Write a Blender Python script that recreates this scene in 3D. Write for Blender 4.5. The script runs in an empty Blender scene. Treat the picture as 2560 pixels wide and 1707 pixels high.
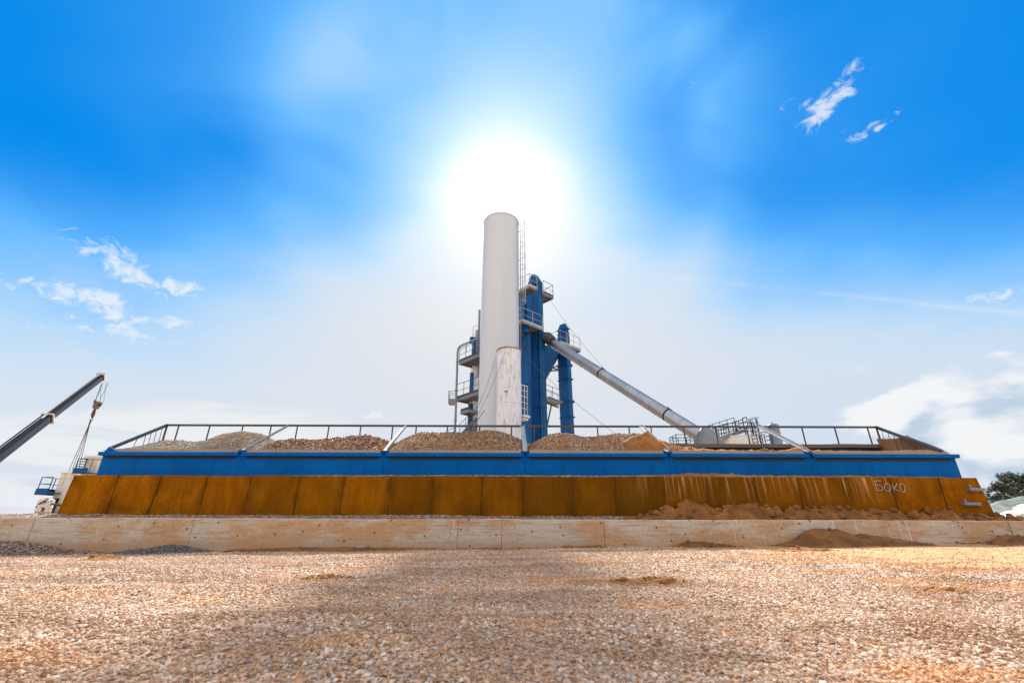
import bpy, bmesh, math, random
import numpy as np
from mathutils import Vector, Matrix, noise as mnoise
R = math.radians
random.seed(7); rng = np.random.default_rng(7)
sc = bpy.context.scene
COL = sc.collection

# ------------------------------------------------------------------ camera
F = 1090.0; PITCH = R(22.3); ROLL = R(0.17); YAW = R(0.0); EYE = 0.5
CAM = (Matrix.Rotation(YAW, 3, 'Z') @ Matrix.Rotation(math.pi/2 + PITCH, 3, 'X') @ Matrix.Rotation(ROLL, 3, 'Z'))
cam = bpy.data.objects.new('camera', bpy.data.cameras.new('camera')); COL.objects.link(cam)
cam.matrix_world = Matrix.Translation((0, 0, EYE)) @ CAM.to_4x4()
cam.data.sensor_width = 36; cam.data.lens = F/2560*36
cam.data.clip_start = 0.05; cam.data.clip_end = 6000
cam.data.dof.use_dof = True; cam.data.dof.focus_distance = 9.0; cam.data.dof.aperture_fstop = 3.2
sc.camera = cam
EYEV = Vector((0, 0, EYE)); CAMI = CAM.transposed()
def ray(px, py):
    return CAM @ Vector(((px-1280)/F, (853.5-py)/F, -1))
def at(px, py, Y):                       # the point at depth Y that the photo shows at (px, py)
    d = ray(px, py); t = Y/d.y
    return EYEV + d*t
def proj(p):
    q = CAMI @ (Vector(p)-EYEV)
    return 1280+F*q.x/-q.z, 853.5-F*q.y/-q.z
def at_xz(px, Y, z):
    x = 0.0
    for _ in range(6):
        qy = proj((x, Y, z))[1]; x = at(px, qy, Y).x
    return Vector((x, Y, z))

# ------------------------------------------------------------------ exposure, sun, sky
sc.view_settings.view_transform = 'Standard'; sc.view_settings.look = 'None'
sc.view_settings.exposure = 1.0; sc.view_settings.gamma = 1.0
sc.view_settings.use_curve_mapping = False
SUN = ray(1262, 497).normalized()
SUN_EL = math.asin(SUN.z); SUN_AZ = math.atan2(SUN.x, SUN.y)
sun = bpy.data.objects.new('sun', bpy.data.lights.new('sun', 'SUN')); COL.objects.link(sun)
sun.data.energy = 4.8; sun.data.angle = R(2.0); sun.data.color = (1.0, 0.955, 0.88)
sun.rotation_euler = SUN.to_track_quat('Z', 'Y').to_euler()

class NT:                                # short hand for node trees
    def __init__(s, tree): s.t = tree
    def n(s, kind, ins=None, **props):
        nd = s.t.nodes.new(kind)
        for k, v in props.items(): setattr(nd, k, v)
        for k, v in (ins or {}).items(): s.put(nd.inputs[k], v)
        return nd
    def put(s, sock, v):
        if hasattr(v, 'is_output') or isinstance(v, bpy.types.NodeSocket): s.t.links.new(v, sock)
        else: sock.default_value = v
    def m(s, op, a, b=None, c=None, clamp=False):
        nd = s.n('ShaderNodeMath', operation=op, use_clamp=clamp)
        for i, v in enumerate((a, b, c)):
            if v is not None: s.put(nd.inputs[i], v)
        return nd.outputs[0]
    def v(s, op, a, b=None):
        nd = s.n('ShaderNodeVectorMath', operation=op)
        s.put(nd.inputs[0], a)
        if b is not None: s.put(nd.inputs[1], b)
        return nd.outputs['Value'] if op in ('DOT_PRODUCT', 'LENGTH', 'DISTANCE') else nd.outputs[0]
    def scale(s, a, f):
        nd = s.n('ShaderNodeVectorMath', operation='SCALE'); s.put(nd.inputs[0], a); s.put(nd.inputs['Scale'], f)
        return nd.outputs[0]
    def mix(s, f, a, b, blend='MIX'):
        nd = s.n('ShaderNodeMix', data_type='RGBA', blend_type=blend)
        s.put(nd.inputs[0], f)
        for i, v in ((6, a), (7, b)):
            s.put(nd.inputs[i], (*v, 1) if isinstance(v, tuple) and len(v) == 3 else v)
        return nd.outputs[2]
    def ss(s, x, lo, hi, a=0.0, b=1.0):
        nd = s.n('ShaderNodeMapRange', interpolation_type='SMOOTHSTEP')
        for k, v in zip(range(5), (x, lo, hi, a, b)): s.put(nd.inputs[k], v)
        return nd.outputs[0]
    def noise(s, vec, scale, detail=4, rough=0.55, dist=0.0, out='Fac'):
        nd = s.n('ShaderNodeTexNoise', {'Scale': scale, 'Detail': detail, 'Roughness': rough, 'Distortion': dist})
        if vec is not None: s.put(nd.inputs['Vector'], vec)
        return nd.outputs[out]
    def voro(s, vec, scale, feature='F1', rnd=1.0, out='Distance', dim='3D'):
        nd = s.n('ShaderNodeTexVoronoi', {'Scale': scale, 'Randomness': rnd}, feature=feature, voronoi_dimensions=dim)
        if vec is not None: s.put(nd.inputs['Vector'], vec)
        return nd.outputs[out]
    def ramp(s, f, stops):
        nd = s.n('ShaderNodeValToRGB'); e = nd.color_ramp.elements
        while len(e) < len(stops): e.new(0.5)
        for el, (p, c) in zip(e, stops): el.position = p; el.color = (*c, 1)
        s.put(nd.inputs[0], f)
        return nd.outputs[0]
    def mapv(s, vec, scale=(1, 1, 1), rot=(0, 0, 0), loc=(0, 0, 0)):
        nd = s.n('ShaderNodeMapping', {'Location': loc, 'Rotation': rot, 'Scale': scale})
        s.put(nd.inputs['Vector'], vec)
        return nd.outputs[0]

world = bpy.data.worlds.new('World'); sc.world = world; world.use_nodes = True
def build_sky():
    t = world.node_tree; t.nodes.clear(); k = NT(t)
    sky = k.n('ShaderNodeTexSky', sky_type='NISHITA', sun_disc=False, sun_elevation=SUN_EL, sun_rotation=SUN_AZ,
              altitude=200, air_density=1.0, dust_density=0.6, ozone_density=3.0)
    d = k.v('NORMALIZE', k.n('ShaderNodeTexCoord').outputs['Generated'])
    el = k.m('MULTIPLY', k.m('ARCSINE', k.n('ShaderNodeSeparateXYZ', {0: d}).outputs['Z']), 57.2958)
    yy = k.n('ShaderNodeSeparateXYZ', {0: d}).outputs['Y']
    ang = k.m('MULTIPLY', k.m('ARCCOSINE', k.m('MINIMUM', k.v('DOT_PRODUCT', d, tuple(SUN)), 0.99999)), 57.2958)
    def gauss(x, w, p=2.0):
        return k.m('EXPONENT', k.m('MULTIPLY', k.m('POWER', k.m('DIVIDE', x, w), p), -1.0))
    # deep polarised blue of the clear air
    base = k.mix(1.0, sky.outputs[0], (0.0, 0.62, 1.35), 'MULTIPLY')
    blue = k.mix(0.75, base, (0.0, 3.0, 9.3))
    # thin high cirrus: streaks of a veil stretched from the horizon towards the sun
    warp = k.noise(k.mapv(d, (1.3, 1.3, 3.0), rot=(0.3, 0.5, 0.2)), 1.6, 5, 0.5, 0.4)
    streak = k.noise(k.mapv(d, (1.2, 1.0, 1.6), rot=(0.2, 0.75, -0.5)), 2.0, 3, 0.45, 0.6)
    nz = k.m('ADD', k.m('MULTIPLY', k.m('SUBTRACT', warp, 0.5), 10.0), k.m('MULTIPLY', k.m('SUBTRACT', streak, 0.5), 7.0))
    e2 = k.m('ADD', k.m('SUBTRACT', el, k.m('MULTIPLY', gauss(ang, 36.0), 19.0)), nz)
    we = k.ss(e2, 28.0, 5.0)
    wr = k.m('MULTIPLY', gauss(k.m('ADD', ang, k.m('MULTIPLY', nz, 0.5)), 13.5, 1.7), 0.95)
    wv = k.m('MULTIPLY', k.ss(streak, 0.15, 0.75), k.m('ADD', k.m('ADD', 0.06, k.m('MULTIPLY', gauss(ang, 32.0, 3.0), 0.38)), k.m('MULTIPLY', gauss(k.m('ABSOLUTE', k.m('SUBTRACT', k.m('ADD', ang, k.m('MULTIPLY', nz, 0.25)), 24.5)), 4.5), 0.26)))
    w = k.m('SUBTRACT', 1.0, k.m('MULTIPLY', k.m('MULTIPLY', k.m('SUBTRACT', 1.0, we), k.m('SUBTRACT', 1.0, wr)), k.m('SUBTRACT', 1.0, wv)))
    w = k.m('MULTIPLY', w, 0.99)
    warm = k.m('MULTIPLY', gauss(ang, 33.0), 1.0)
    white = k.mix(warm, (6.9, 7.7, 8.8), (7.9, 7.85, 7.95))
    half = k.mix(k.ss(w, 0.0, 0.45), blue, (1.3, 4.9, 10.2))
    half = k.mix(k.ss(w, 0.30, 0.80), half, (5.0, 7.3, 9.7))
    col = k.mix(k.ss(w, 0.60, 1.0), half, white)
    # small clouds, each at its own bearing
    fine = k.noise(k.mapv(d, (1, 1, 1.2)), 38.0, 9, 0.62, 0.9)
    clumps = [  # px, py, half width, half height, tilt deg, gain
        (2075, 258, 38, 19, 50, 1.0), (2105, 200, 26, 9, 60, .85), (2128, 235, 22, 10, 60, .8), (2182, 318, 24, 10, 30, .85), (2150, 300, 22, 6, 35, .65), (1955, 270, 22, 7, 40, .7), (2010, 262, 18, 6, 35, .65), (1745, 180, 20, 8, 65, .75), (1716, 200, 12, 7, 60, .6),
        (275, 640, 40, 20, -45, 1.0), (320, 680, 50, 16, -38, 1.0), (365, 712, 34, 12, -35, .85), (452, 718, 30, 18, -25, 1.0), (420, 722, 28, 8, 0, .7),
        (235, 745, 44, 16, -25, 1.0), (280, 780, 26, 24, -60, 1.0), (200, 745, 36, 10, -25, .8), (305, 825, 38, 15, -35, .95), (95, 712, 24, 9, -20, .8), (130, 738, 34, 10, -38, .85),
        (150, 800, 30, 13, 20, .7), (205, 820, 30, 9, -25, .75), (200, 790, 24, 9, -10, .65), (345, 797, 22, 9, 0, .85), (432, 808, 28, 12, -10, .9), (580, 818, 24, 9, 0, .65), (0, 705, 16, 12, -40, .8), (135, 668, 18, 7, -20, .6), (185, 642, 12, 6, -20, .55), (290, 737, 14, 6, -10, .6),
        (930, 1038, 50, 13, 3, .9), (2140, 925, 34, 15, 30, .65), (2535, 735, 30, 16, 0, .8), (2420, 960, 90, 12, 8, .65), (2160, 855, 30, 8, 0, .55), (1900, 940, 30, 8, 30, .45),
    ]
    dens = None
    for (px, py, hw, hh, tilt, g) in clumps:
        c = ray(px, py).normalized(); u = (ray(px+10, py)-ray(px, py)).normalized(); v = (ray(px, py-10)-ray(px, py)).normalized()
        ca, sa = math.cos(R(tilt)), math.sin(R(tilt))
        fk = F/ray(px, py).length
        A = (u*ca+v*sa)*(F/ray(px, py).length/hw)*1.0; B = (v*ca-u*sa)*(fk/hh)
        q = k.v('SUBTRACT', d, tuple(c))
        r2 = k.m('ADD', k.m('POWER', k.m('ABSOLUTE', k.v('DOT_PRODUCT', q, tuple(A))), 2.0), k.m('POWER', k.m('ABSOLUTE', k.v('DOT_PRODUCT', q, tuple(B))), 2.0))
        mk = k.m('MULTIPLY', k.m('EXPONENT', k.m('MULTIPLY', r2, -0.7)), g)
        dens = mk if dens is None else k.m('MAXIMUM', dens, mk)
    cl = k.ss(k.m('ADD', dens, k.m('MULTIPLY', k.m('SUBTRACT', fine, 0.5), 2.1)), 0.58, 1.15)
    cl = k.m('MULTIPLY', cl, k.ss(dens, 0.25, 0.6))
    col = k.mix(k.m('MULTIPLY', cl, 0.75), col, (8.8, 9.2, 9.6))
    # old contrail low over the right side
    pa, pb = ray(1560, 680).normalized(), ray(2540, 782).normalized(); nrm = pa.cross(pb).normalized(); tdir = (pb-pa).normalized()
    tw = k.m('ADD', k.m('ABSOLUTE', k.m('ADD', k.v('DOT_PRODUCT', d, tuple(nrm)), k.m('MULTIPLY', k.m('SUBTRACT', warp, 0.5), 0.02))), 0.0)
    along = k.v('DOT_PRODUCT', d, tuple(tdir))
    tr = k.m('MULTIPLY', gauss(tw, 0.0045, 1.3), k.m('MULTIPLY', k.ss(along, pa.dot(tdir), pa.dot(tdir)+.25), k.ss(yy, 0.0, 0.2)))
    tr = k.m('MULTIPLY', tr, k.ss(k.noise(d, 9.0, 5, 0.6), 0.35, 0.62))
    col = k.mix(k.m('MULTIPLY', tr, 0.35), col, (8.8, 9.1, 9.5))
    # bank of cumulus low on the right, thin bank low on the left
    def bank(px, py, hw, hh):
        c = ray(px, py).normalized(); L = ray(px, py).length
        u = (ray(px+10, py)-ray(px, py)).normalized()*(F/L/hw); v = (ray(px, py-10)-ray(px, py)).normalized()*(F/L/hh)
        q = k.v('SUBTRACT', d, tuple(c))
        r2 = k.m('ADD', k.m('POWER', k.m('ABSOLUTE', k.v('DOT_PRODUCT', q, tuple(u))), 2.0), k.m('POWER', k.m('ABSOLUTE', k.v('DOT_PRODUCT', q, tuple(v))), 2.0))
        return k.m('EXPONENT', k.m('MULTIPLY', r2, -1.0))
    puff = k.noise(k.mapv(d, (1, 1, 1.7)), 7.0, 8, 0.52, 0.3)
    b1 = k.ss(k.m('ADD', bank(2550, 1100, 120, 85), k.m('MULTIPLY', k.m('SUBTRACT', puff, 0.5), 1.7)), 0.42, 0.62)
    shade = k.ss(k.noise(k.mapv(d, (1, 1, 2.2), loc=(0.02, 0.0, 0.035)), 7.0, 6, 0.5, 0.3), 0.44, 0.62)
    ccol = k.mix(shade, (9.6, 9.6, 9.55), (4.7, 6.0, 7.6))
    col = k.mix(k.m('MULTIPLY', k.m('SUBTRACT', bank(2560, 1090, 260, 110), b1, clamp=True), 0.5), col, (5.9, 7.0, 8.6))
    col = k.mix(k.m('MULTIPLY', b1, 0.78), col, ccol)
    b2 = k.ss(k.m('ADD', bank(90, 1190, 300, 75), k.m('MULTIPLY', k.m('SUBTRACT', puff, 0.5), 0.7)), 0.35, 0.6)
    lcol = k.mix(k.ss(k.noise(k.mapv(d, (1, 1, 9)), 5.0, 4, 0.5), 0.5, 0.7), (9.0, 9.05, 9.0), (7.0, 7.7, 8.4))
    col = k.mix(k.m('MULTIPLY', b2, 0.65), col, lcol)
    # unseen bright cloud deck added behind the camera as fill light for front faces
    back = k.ss(yy, 0.33, -0.05)
    bcol = k.mix(k.noise(d, 3.0, 5, 0.55), (11.0, 10.7, 10.4), (15.0, 14.5, 14.0))
    col = k.mix(k.m('MULTIPLY', back, 0.9), col, bcol)
    # aureole of the sun
    glow = k.m('ADD', k.m('MULTIPLY', gauss(ang, 2.9, 1.5), 34.0), k.m('MULTIPLY', gauss(ang, 11.5, 1.5), 4.2))
    col = k.mix(1.0, col, k.scale((1.0, 0.99, 0.96), glow), 'ADD')
    bg = k.n('ShaderNodeBackground', {'Color': col, 'Strength': 0.05})
    out = k.n('ShaderNodeOutputWorld', {'Surface': bg.outputs[0]})
build_sky()

# ------------------------------------------------------------------ object helpers
class MB:
    def __init__(s): s.v = []; s.f = []
    def add(s, vs, fs):
        o = len(s.v); s.v += [tuple(p) for p in vs]; s.f += [tuple(o+i for i in f) for f in fs]; return s
    def hexa(s, p):                       # 8 corners: bottom ring 0-3, top ring 4-7
        return s.add(p, [(3, 2, 1, 0), (4, 5, 6, 7), (0, 1, 5, 4), (1, 2, 6, 5), (2, 3, 7, 6), (3, 0, 4, 7)])
    def box(s, x0, x1, y0, y1, z0, z1):
        return s.hexa([(x0, y0, z0), (x1, y0, z0), (x1, y1, z0), (x0, y1, z0), (x0, y0, z1), (x1, y0, z1), (x1, y1, z1), (x0, y1, z1)])
    def slab(s, C, e1, L1, e2, L2, z0, z1):
        a = [C, C+e1*L1, C+e1*L1+e2*L2, C+e2*L2]
        return s.hexa([(p.x, p.y, z0) for p in a]+[(p.x, p.y, z1) for p in a])
    def bar(s, p, q, w, h=None, up=(0, 0, 1)):
        p, q = Vector(p), Vector(q); h = h or w; d = (q-p).normalized(); up = Vector(up)
        if abs(d.dot(up)) > 0.98: up = Vector((0, 1, 0))
        a = d.cross(up).normalized()*(w/2); b = a.cross(d).normalized()*(h/2)
        return s.hexa([p-a-b, p+a-b, p+a+b, p-a+b, q-a-b, q+a-b, q+a+b, q-a+b])
    def tube(s, pts, r, n=8, cap=True):
        pts = [Vector(p) for p in pts]; rs = r if isinstance(r, (list, tuple)) else [r]*len(pts)
        o = len(s.v); prev = None
        for i, p in enumerate(pts):
            d = (pts[min(i+1, len(pts)-1)]-pts[max(i-1, 0)]).normalized()
            if prev is None:
                prev = d.cross(Vector((0, 0, 1)) if abs(d.z) < 0.95 else Vector((1, 0, 0))).normalized()
            a = (prev-d*prev.dot(d)).normalized(); prev = a; b = d.cross(a)
            for j in range(n):
                t = 2*math.pi*j/n; s.v.append(tuple(p+(a*math.cos(t)+b*math.sin(t))*rs[i]))
        for i in range(len(pts)-1):
            for j in range(n):
                s.f.append((o+i*n+j, o+i*n+(j+1) % n, o+(i+1)*n+(j+1) % n, o+(i+1)*n+j))
        if cap:
            s.f.append(tuple(o+j for j in reversed(range(n)))); s.f.append(tuple(o+(len(pts)-1)*n+j for j in range(n)))
        return s
    def lathe(s, prof, cx, cy, n=48, a0=0, a1=2*math.pi):
        o = len(s.v); full = abs(a1-a0-2*math.pi) < 1e-6; m = n if full else n+1
        for (r, z) in prof:
            for j in range(m):
                t = a0+(a1-a0)*j/n; s.v.append((cx+r*math.cos(t), cy+r*math.sin(t), z))
        for i in range(len(prof)-1):
            for j in range(n):
                j2 = (j+1) % m
                s.f.append((o+i*m+j, o+i*m+j2, o+(i+1)*m+j2, o+(i+1)*m+j))
        return s
    def ring(s, cx, cy, z, r, tr, n=24, a0=0, a1=2*math.pi):
        pts = [(cx+r*math.cos(a0+(a1-a0)*j/n), cy+r*math.sin(a0+(a1-a0)*j/n), z) for j in range(n+1)]
        return s.tube(pts, tr, 6)
    def plate(s, poly, ext):              # polygon extruded by a vector
        n = len(poly); ext = Vector(ext); P = [Vector(p) for p in poly]
        return s.add(P+[p+ext for p in P], [tuple(reversed(range(n))), tuple(range(n, 2*n))]+[(i, (i+1) % n, n+(i+1) % n, n+i) for i in range(n)])
    def build(s, name, mat, parent=None, smooth=False, sharp=40):
        org = Vector(parent.get('_o', (0, 0, 0))) if parent else Vector((0, 0, 0))
        me = bpy.data.meshes.new(name)
        me.from_pydata([tuple(Vector(p)-org) for p in s.v], [], s.f)
        bm = bmesh.new(); bm.from_mesh(me); bmesh.ops.recalc_face_normals(bm, faces=bm.faces); bm.to_mesh(me); bm.free()
        me.materials.append(mat)
        if smooth:
            me.polygons.foreach_set('use_smooth', [True]*len(me.polygons)); me.set_sharp_from_angle(angle=R(sharp))
        o = bpy.data.objects.new(name, me); COL.objects.link(o)
        if parent: o.parent = parent; o['_o'] = tuple(org)
        return o
def tag(o, label, cat, group=None, kind=None):
    if label: o['label'] = label
    if cat: o['category'] = cat
    if group: o['group'] = group
    if kind: o['kind'] = kind
    return o
def thing(name, loc, label, cat, group=None):
    o = bpy.data.objects.new(name, None); COL.objects.link(o); o.location = loc; o.empty_display_size = 0.2
    o['_o'] = tuple(loc)
    return tag(o, label, cat, group)
def nz2(x, y, s, seed=0.0, oct=4):
    return mnoise.fractal(Vector((x*s+seed, y*s-seed, seed)), 1.0, 2.1, oct)

# ------------------------------------------------------------------ materials
def mat(name, fn):
    m = bpy.data.materials.new(name); m.use_nodes = True; t = m.node_tree; t.nodes.clear(); k = NT(t)
    b = k.n('ShaderNodeBsdfPrincipled'); o = k.n('ShaderNodeOutputMaterial', {'Surface': b.outputs[0]})
    pos = k.n('ShaderNodeNewGeometry').outputs['Position']
    r = fn(k, pos)
    for key, v in r.items():
        if key == 'bump': h, st, dist = v; b.inputs['Normal'].default_value; k.put(b.inputs['Normal'], k.n('ShaderNodeBump', {'Height': h, 'Strength': st, 'Distance': dist}).outputs[0])
        else: k.put(b.inputs[key], (*v, 1) if isinstance(v, tuple) and len(v) == 3 else v)
    return m
def paint(name, c, rough=0.45, dirt=(0.16, 0.10, 0.06), amt=0.25, metal=0.0, streak=True, var=0.12, spec=0.5):
    def fn(k, p):
        a = k.noise(k.mapv(p, (3, 3, 0.35)) if streak else p, 2.2, 7, 0.62)
        f = k.m('MULTIPLY', k.ss(a, 0.48, 0.72), amt)
        b = k.noise(p, 0.9, 4, 0.5)
        cc = k.mix(k.ss(b, 0.3, 0.7), tuple(x*(1-var) for x in c), tuple(min(1, x*(1+var)) for x in c))
        return {'Base Color': k.mix(f, cc, dirt), 'Roughness': k.m('ADD', rough, k.m('MULTIPLY', a, 0.15)), 'Metallic': metal, 'Specular IOR Level': spec,
                'bump': (k.noise(p, 6, 3, 0.5), 0.06, 0.02)}
    return mat(name, fn)
M = {}
M['blue'] = paint('blue_paint', (0.0015, 0.080, 0.235), 0.45, (0.02, 0.05, 0.09), 0.4, spec=0.2)
M['bin_blue'] = paint('bin_blue_paint', (0.0, 0.098, 0.35), 0.5, (0.0, 0.055, 0.17), 0.4, spec=0.05)
M['white'] = paint('white_paint', (0.74, 0.73, 0.70), 0.42, (0.55, 0.50, 0.44), 0.25, var=0.04)
M['white_rusty'] = paint('rust_run_white_paint', (0.72, 0.67, 0.58), 0.5, (0.30, 0.13, 0.05), 0.75)
M['galv'] = paint('galvanised_steel', (0.20, 0.21, 0.22), 0.45, (0.14, 0.13, 0.12), 0.4, 0.5)
M['galv_light'] = paint('pale_galvanised_steel', (0.42, 0.43, 0.43), 0.45, (0.25, 0.22, 0.19), 0.35, 0.35)
M['dark_steel'] = paint('dark_steel', (0.045, 0.045, 0.055), 0.4, (0.12, 0.08, 0.06), 0.4, 0.3)
M['duct'] = paint('bright_sheet_metal', (0.36, 0.37, 0.39), 0.30, (0.22, 0.21, 0.20), 0.35, 0.9)
M['rubber_and_shade'] = paint('black_rubber_and_shade', (0.012, 0.012, 0.014), 0.7, (0.05, 0.04, 0.03), 0.3)  # wheel rubber, also the painted shade under the bin flanges
M['grey_tank'] = paint('grey_tank_paint', (0.16, 0.19, 0.24), 0.45, (0.1, 0.1, 0.1), 0.3)
M['boom'] = paint('dark_blue_boom_paint', (0.004, 0.008, 0.018), 0.4, (0.04, 0.04, 0.045), 0.3, spec=0.25)
M['rope'] = paint('steel_rope', (0.10, 0.09, 0.10), 0.5, (0.1, 0.08, 0.06), 0.3)
M['sling'] = paint('red_brown_sling', (0.12, 0.05, 0.05), 0.7)
M['chalk'] = mat('grey_chalk', lambda k, p: {'Base Color': k.mix(k.noise(p, 60, 3), (0.30, 0.24, 0.18), (0.42, 0.37, 0.31)), 'Roughness': 0.95})
M['plastic'] = paint('white_plastic_sheet', (0.80, 0.81, 0.82), 0.35, (0.5, 0.45, 0.4), 0.25)

def m_flaked(k, p):
    a = k.noise(k.mapv(p, (1, 1, 1)), 3.2, 5, 0.6, 0.5)
    f = k.ss(a, 0.56, 0.60)
    return {'Base Color': k.mix(f, (0.70, 0.66, 0.58), (0.10, 0.035, 0.02)), 'Roughness': 0.55}
M['head'] = paint('worn_pale_crane_paint', (0.42, 0.39, 0.35), 0.5, (0.12, 0.06, 0.03), 0.8)
M['rim'] = paint('rusting_rim_paint', (0.30, 0.26, 0.22), 0.6, (0.10, 0.05, 0.025), 0.9)
M['flaked'] = mat('flaking_white_paint_on_rust', m_flaked)

def m_silo(k, p):
    a = k.noise(k.mapv(p, (2.5, 2.5, 0.7)), 2.0, 8, 0.65, 0.4)
    b = k.noise(k.mapv(p, (6, 6, 0.25), loc=(3, 1, 0)), 2.0, 5, 0.6)
    c = k.mix(k.m('MULTIPLY', k.ss(a, 0.47, 0.68), 0.75), (0.68, 0.71, 0.76), (0.36, 0.35, 0.34))
    c = k.mix(k.m('MULTIPLY', k.ss(b, 0.60, 0.72), 0.5), c, (0.24, 0.15, 0.09))
    return {'Base Color': c, 'Roughness': 0.5, 'bump': (a, 0.1, 0.03)}
M['silo'] = mat('weathered_white_silo_paint', m_silo)
def m_chimney(k, p):
    a = k.noise(k.mapv(p, (1.0, 1.0, 0.10)), 1.4, 4, 0.5)
    return {'Base Color': k.mix(k.ss(a, 0.3, 0.8), (0.54, 0.585, 0.64), (0.495, 0.54, 0.59)), 'Roughness': 0.38,
            'bump': (k.noise(k.mapv(p, (1, 1, 0.5)), 1.3, 3, 0.5), 0.10, 0.05)}
M['chimney'] = mat('white_chimney_paint', m_chimney)

def m_rust(k, p):
    tone = k.n('ShaderNodeAttribute', attribute_name='tone').outputs['Fac']
    st = k.noise(k.mapv(p, (7, 1, 0.45)), 1.4, 7, 0.62)
    fine = k.noise(p, 14.0, 9, 0.72)
    blot = k.noise(k.mapv(p, (1.0, 1, 0.7)), 1.6, 7, 0.62, 0.6)
    c = k.ramp(blot, [(0.30, (0.17, 0.055, 0.001)), (0.5, (0.29, 0.095, 0.0012)), (0.70, (0.40, 0.140, 0.002))])
    c = k.mix(k.m('MULTIPLY', k.ss(st, 0.40, 0.70), 0.38), c, (0.13, 0.045, 0.002))
    c = k.mix(k.m('MULTIPLY', k.ss(fine, 0.50, 0.66), 0.45), c, (0.13, 0.040, 0.003))
    ed = k.n('ShaderNodeAttribute', attribute_name='edge').outputs['Fac']
    c = k.mix(k.m('MULTIPLY', k.m('MULTIPLY', ed, k.ss(k.noise(k.mapv(p, (3, 1, 1.2)), 2.0, 5, 0.6), 0.36, 0.6)), 0.75), c, (0.085, 0.030, 0.002))
    c = k.mix(k.m('SUBTRACT', 1.0, tone), c, (0.07, 0.034, 0.003))
    # pale sand washed down the plates at the sandy end of the row
    x = k.n('ShaderNodeSeparateXYZ', {0: p}).outputs['X']; z = k.n('ShaderNodeSeparateXYZ', {0: p}).outputs['Z']
    run = k.noise(k.mapv(p, (9, 1, 0.28), loc=(4, 0, 0)), 1.7, 6, 0.65)
    zone = k.m('MULTIPLY', k.ss(x, 2.2, 4.0), k.ss(x, 9.6, 8.2))
    f = k.m('MULTIPLY', k.m('MULTIPLY', k.ss(run, 0.52, 0.68), k.ss(z, 0.75, 1.45)), zone)
    c = k.mix(k.m('MULTIPLY', f, 0.75), c, (0.56, 0.33, 0.16))
    return {'Base Color': c, 'Roughness': 0.85, 'Specular IOR Level': 0.03, 'bump': (k.m('ADD', fine, blot), 0.2, 0.01)}
M['rust'] = mat('rusty_plate', m_rust)
M['rust_dark'] = paint('dark_weld_rust', (0.085, 0.034, 0.004), 0.85, (0.04, 0.018, 0.003), 0.6, spec=0.1)
M['back_brown'] = paint('dark_dusty_back_board', (0.085, 0.06, 0.047), 0.7, (0.16, 0.085, 0.045), 0.5)
M['brown_plate'] = paint('sandy_brown_plate', (0.23, 0.12, 0.055), 0.6, (0.10, 0.055, 0.03), 0.7, var=0.3)
M['board'] = paint('dusty_grey_brown_board', (0.24, 0.18, 0.135), 0.8, (0.30, 0.15, 0.07), 0.5)
M['inner'] = paint('dark_bin_lining', (0.022, 0.022, 0.026), 0.6, (0.12, 0.08, 0.055), 0.5)

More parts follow.
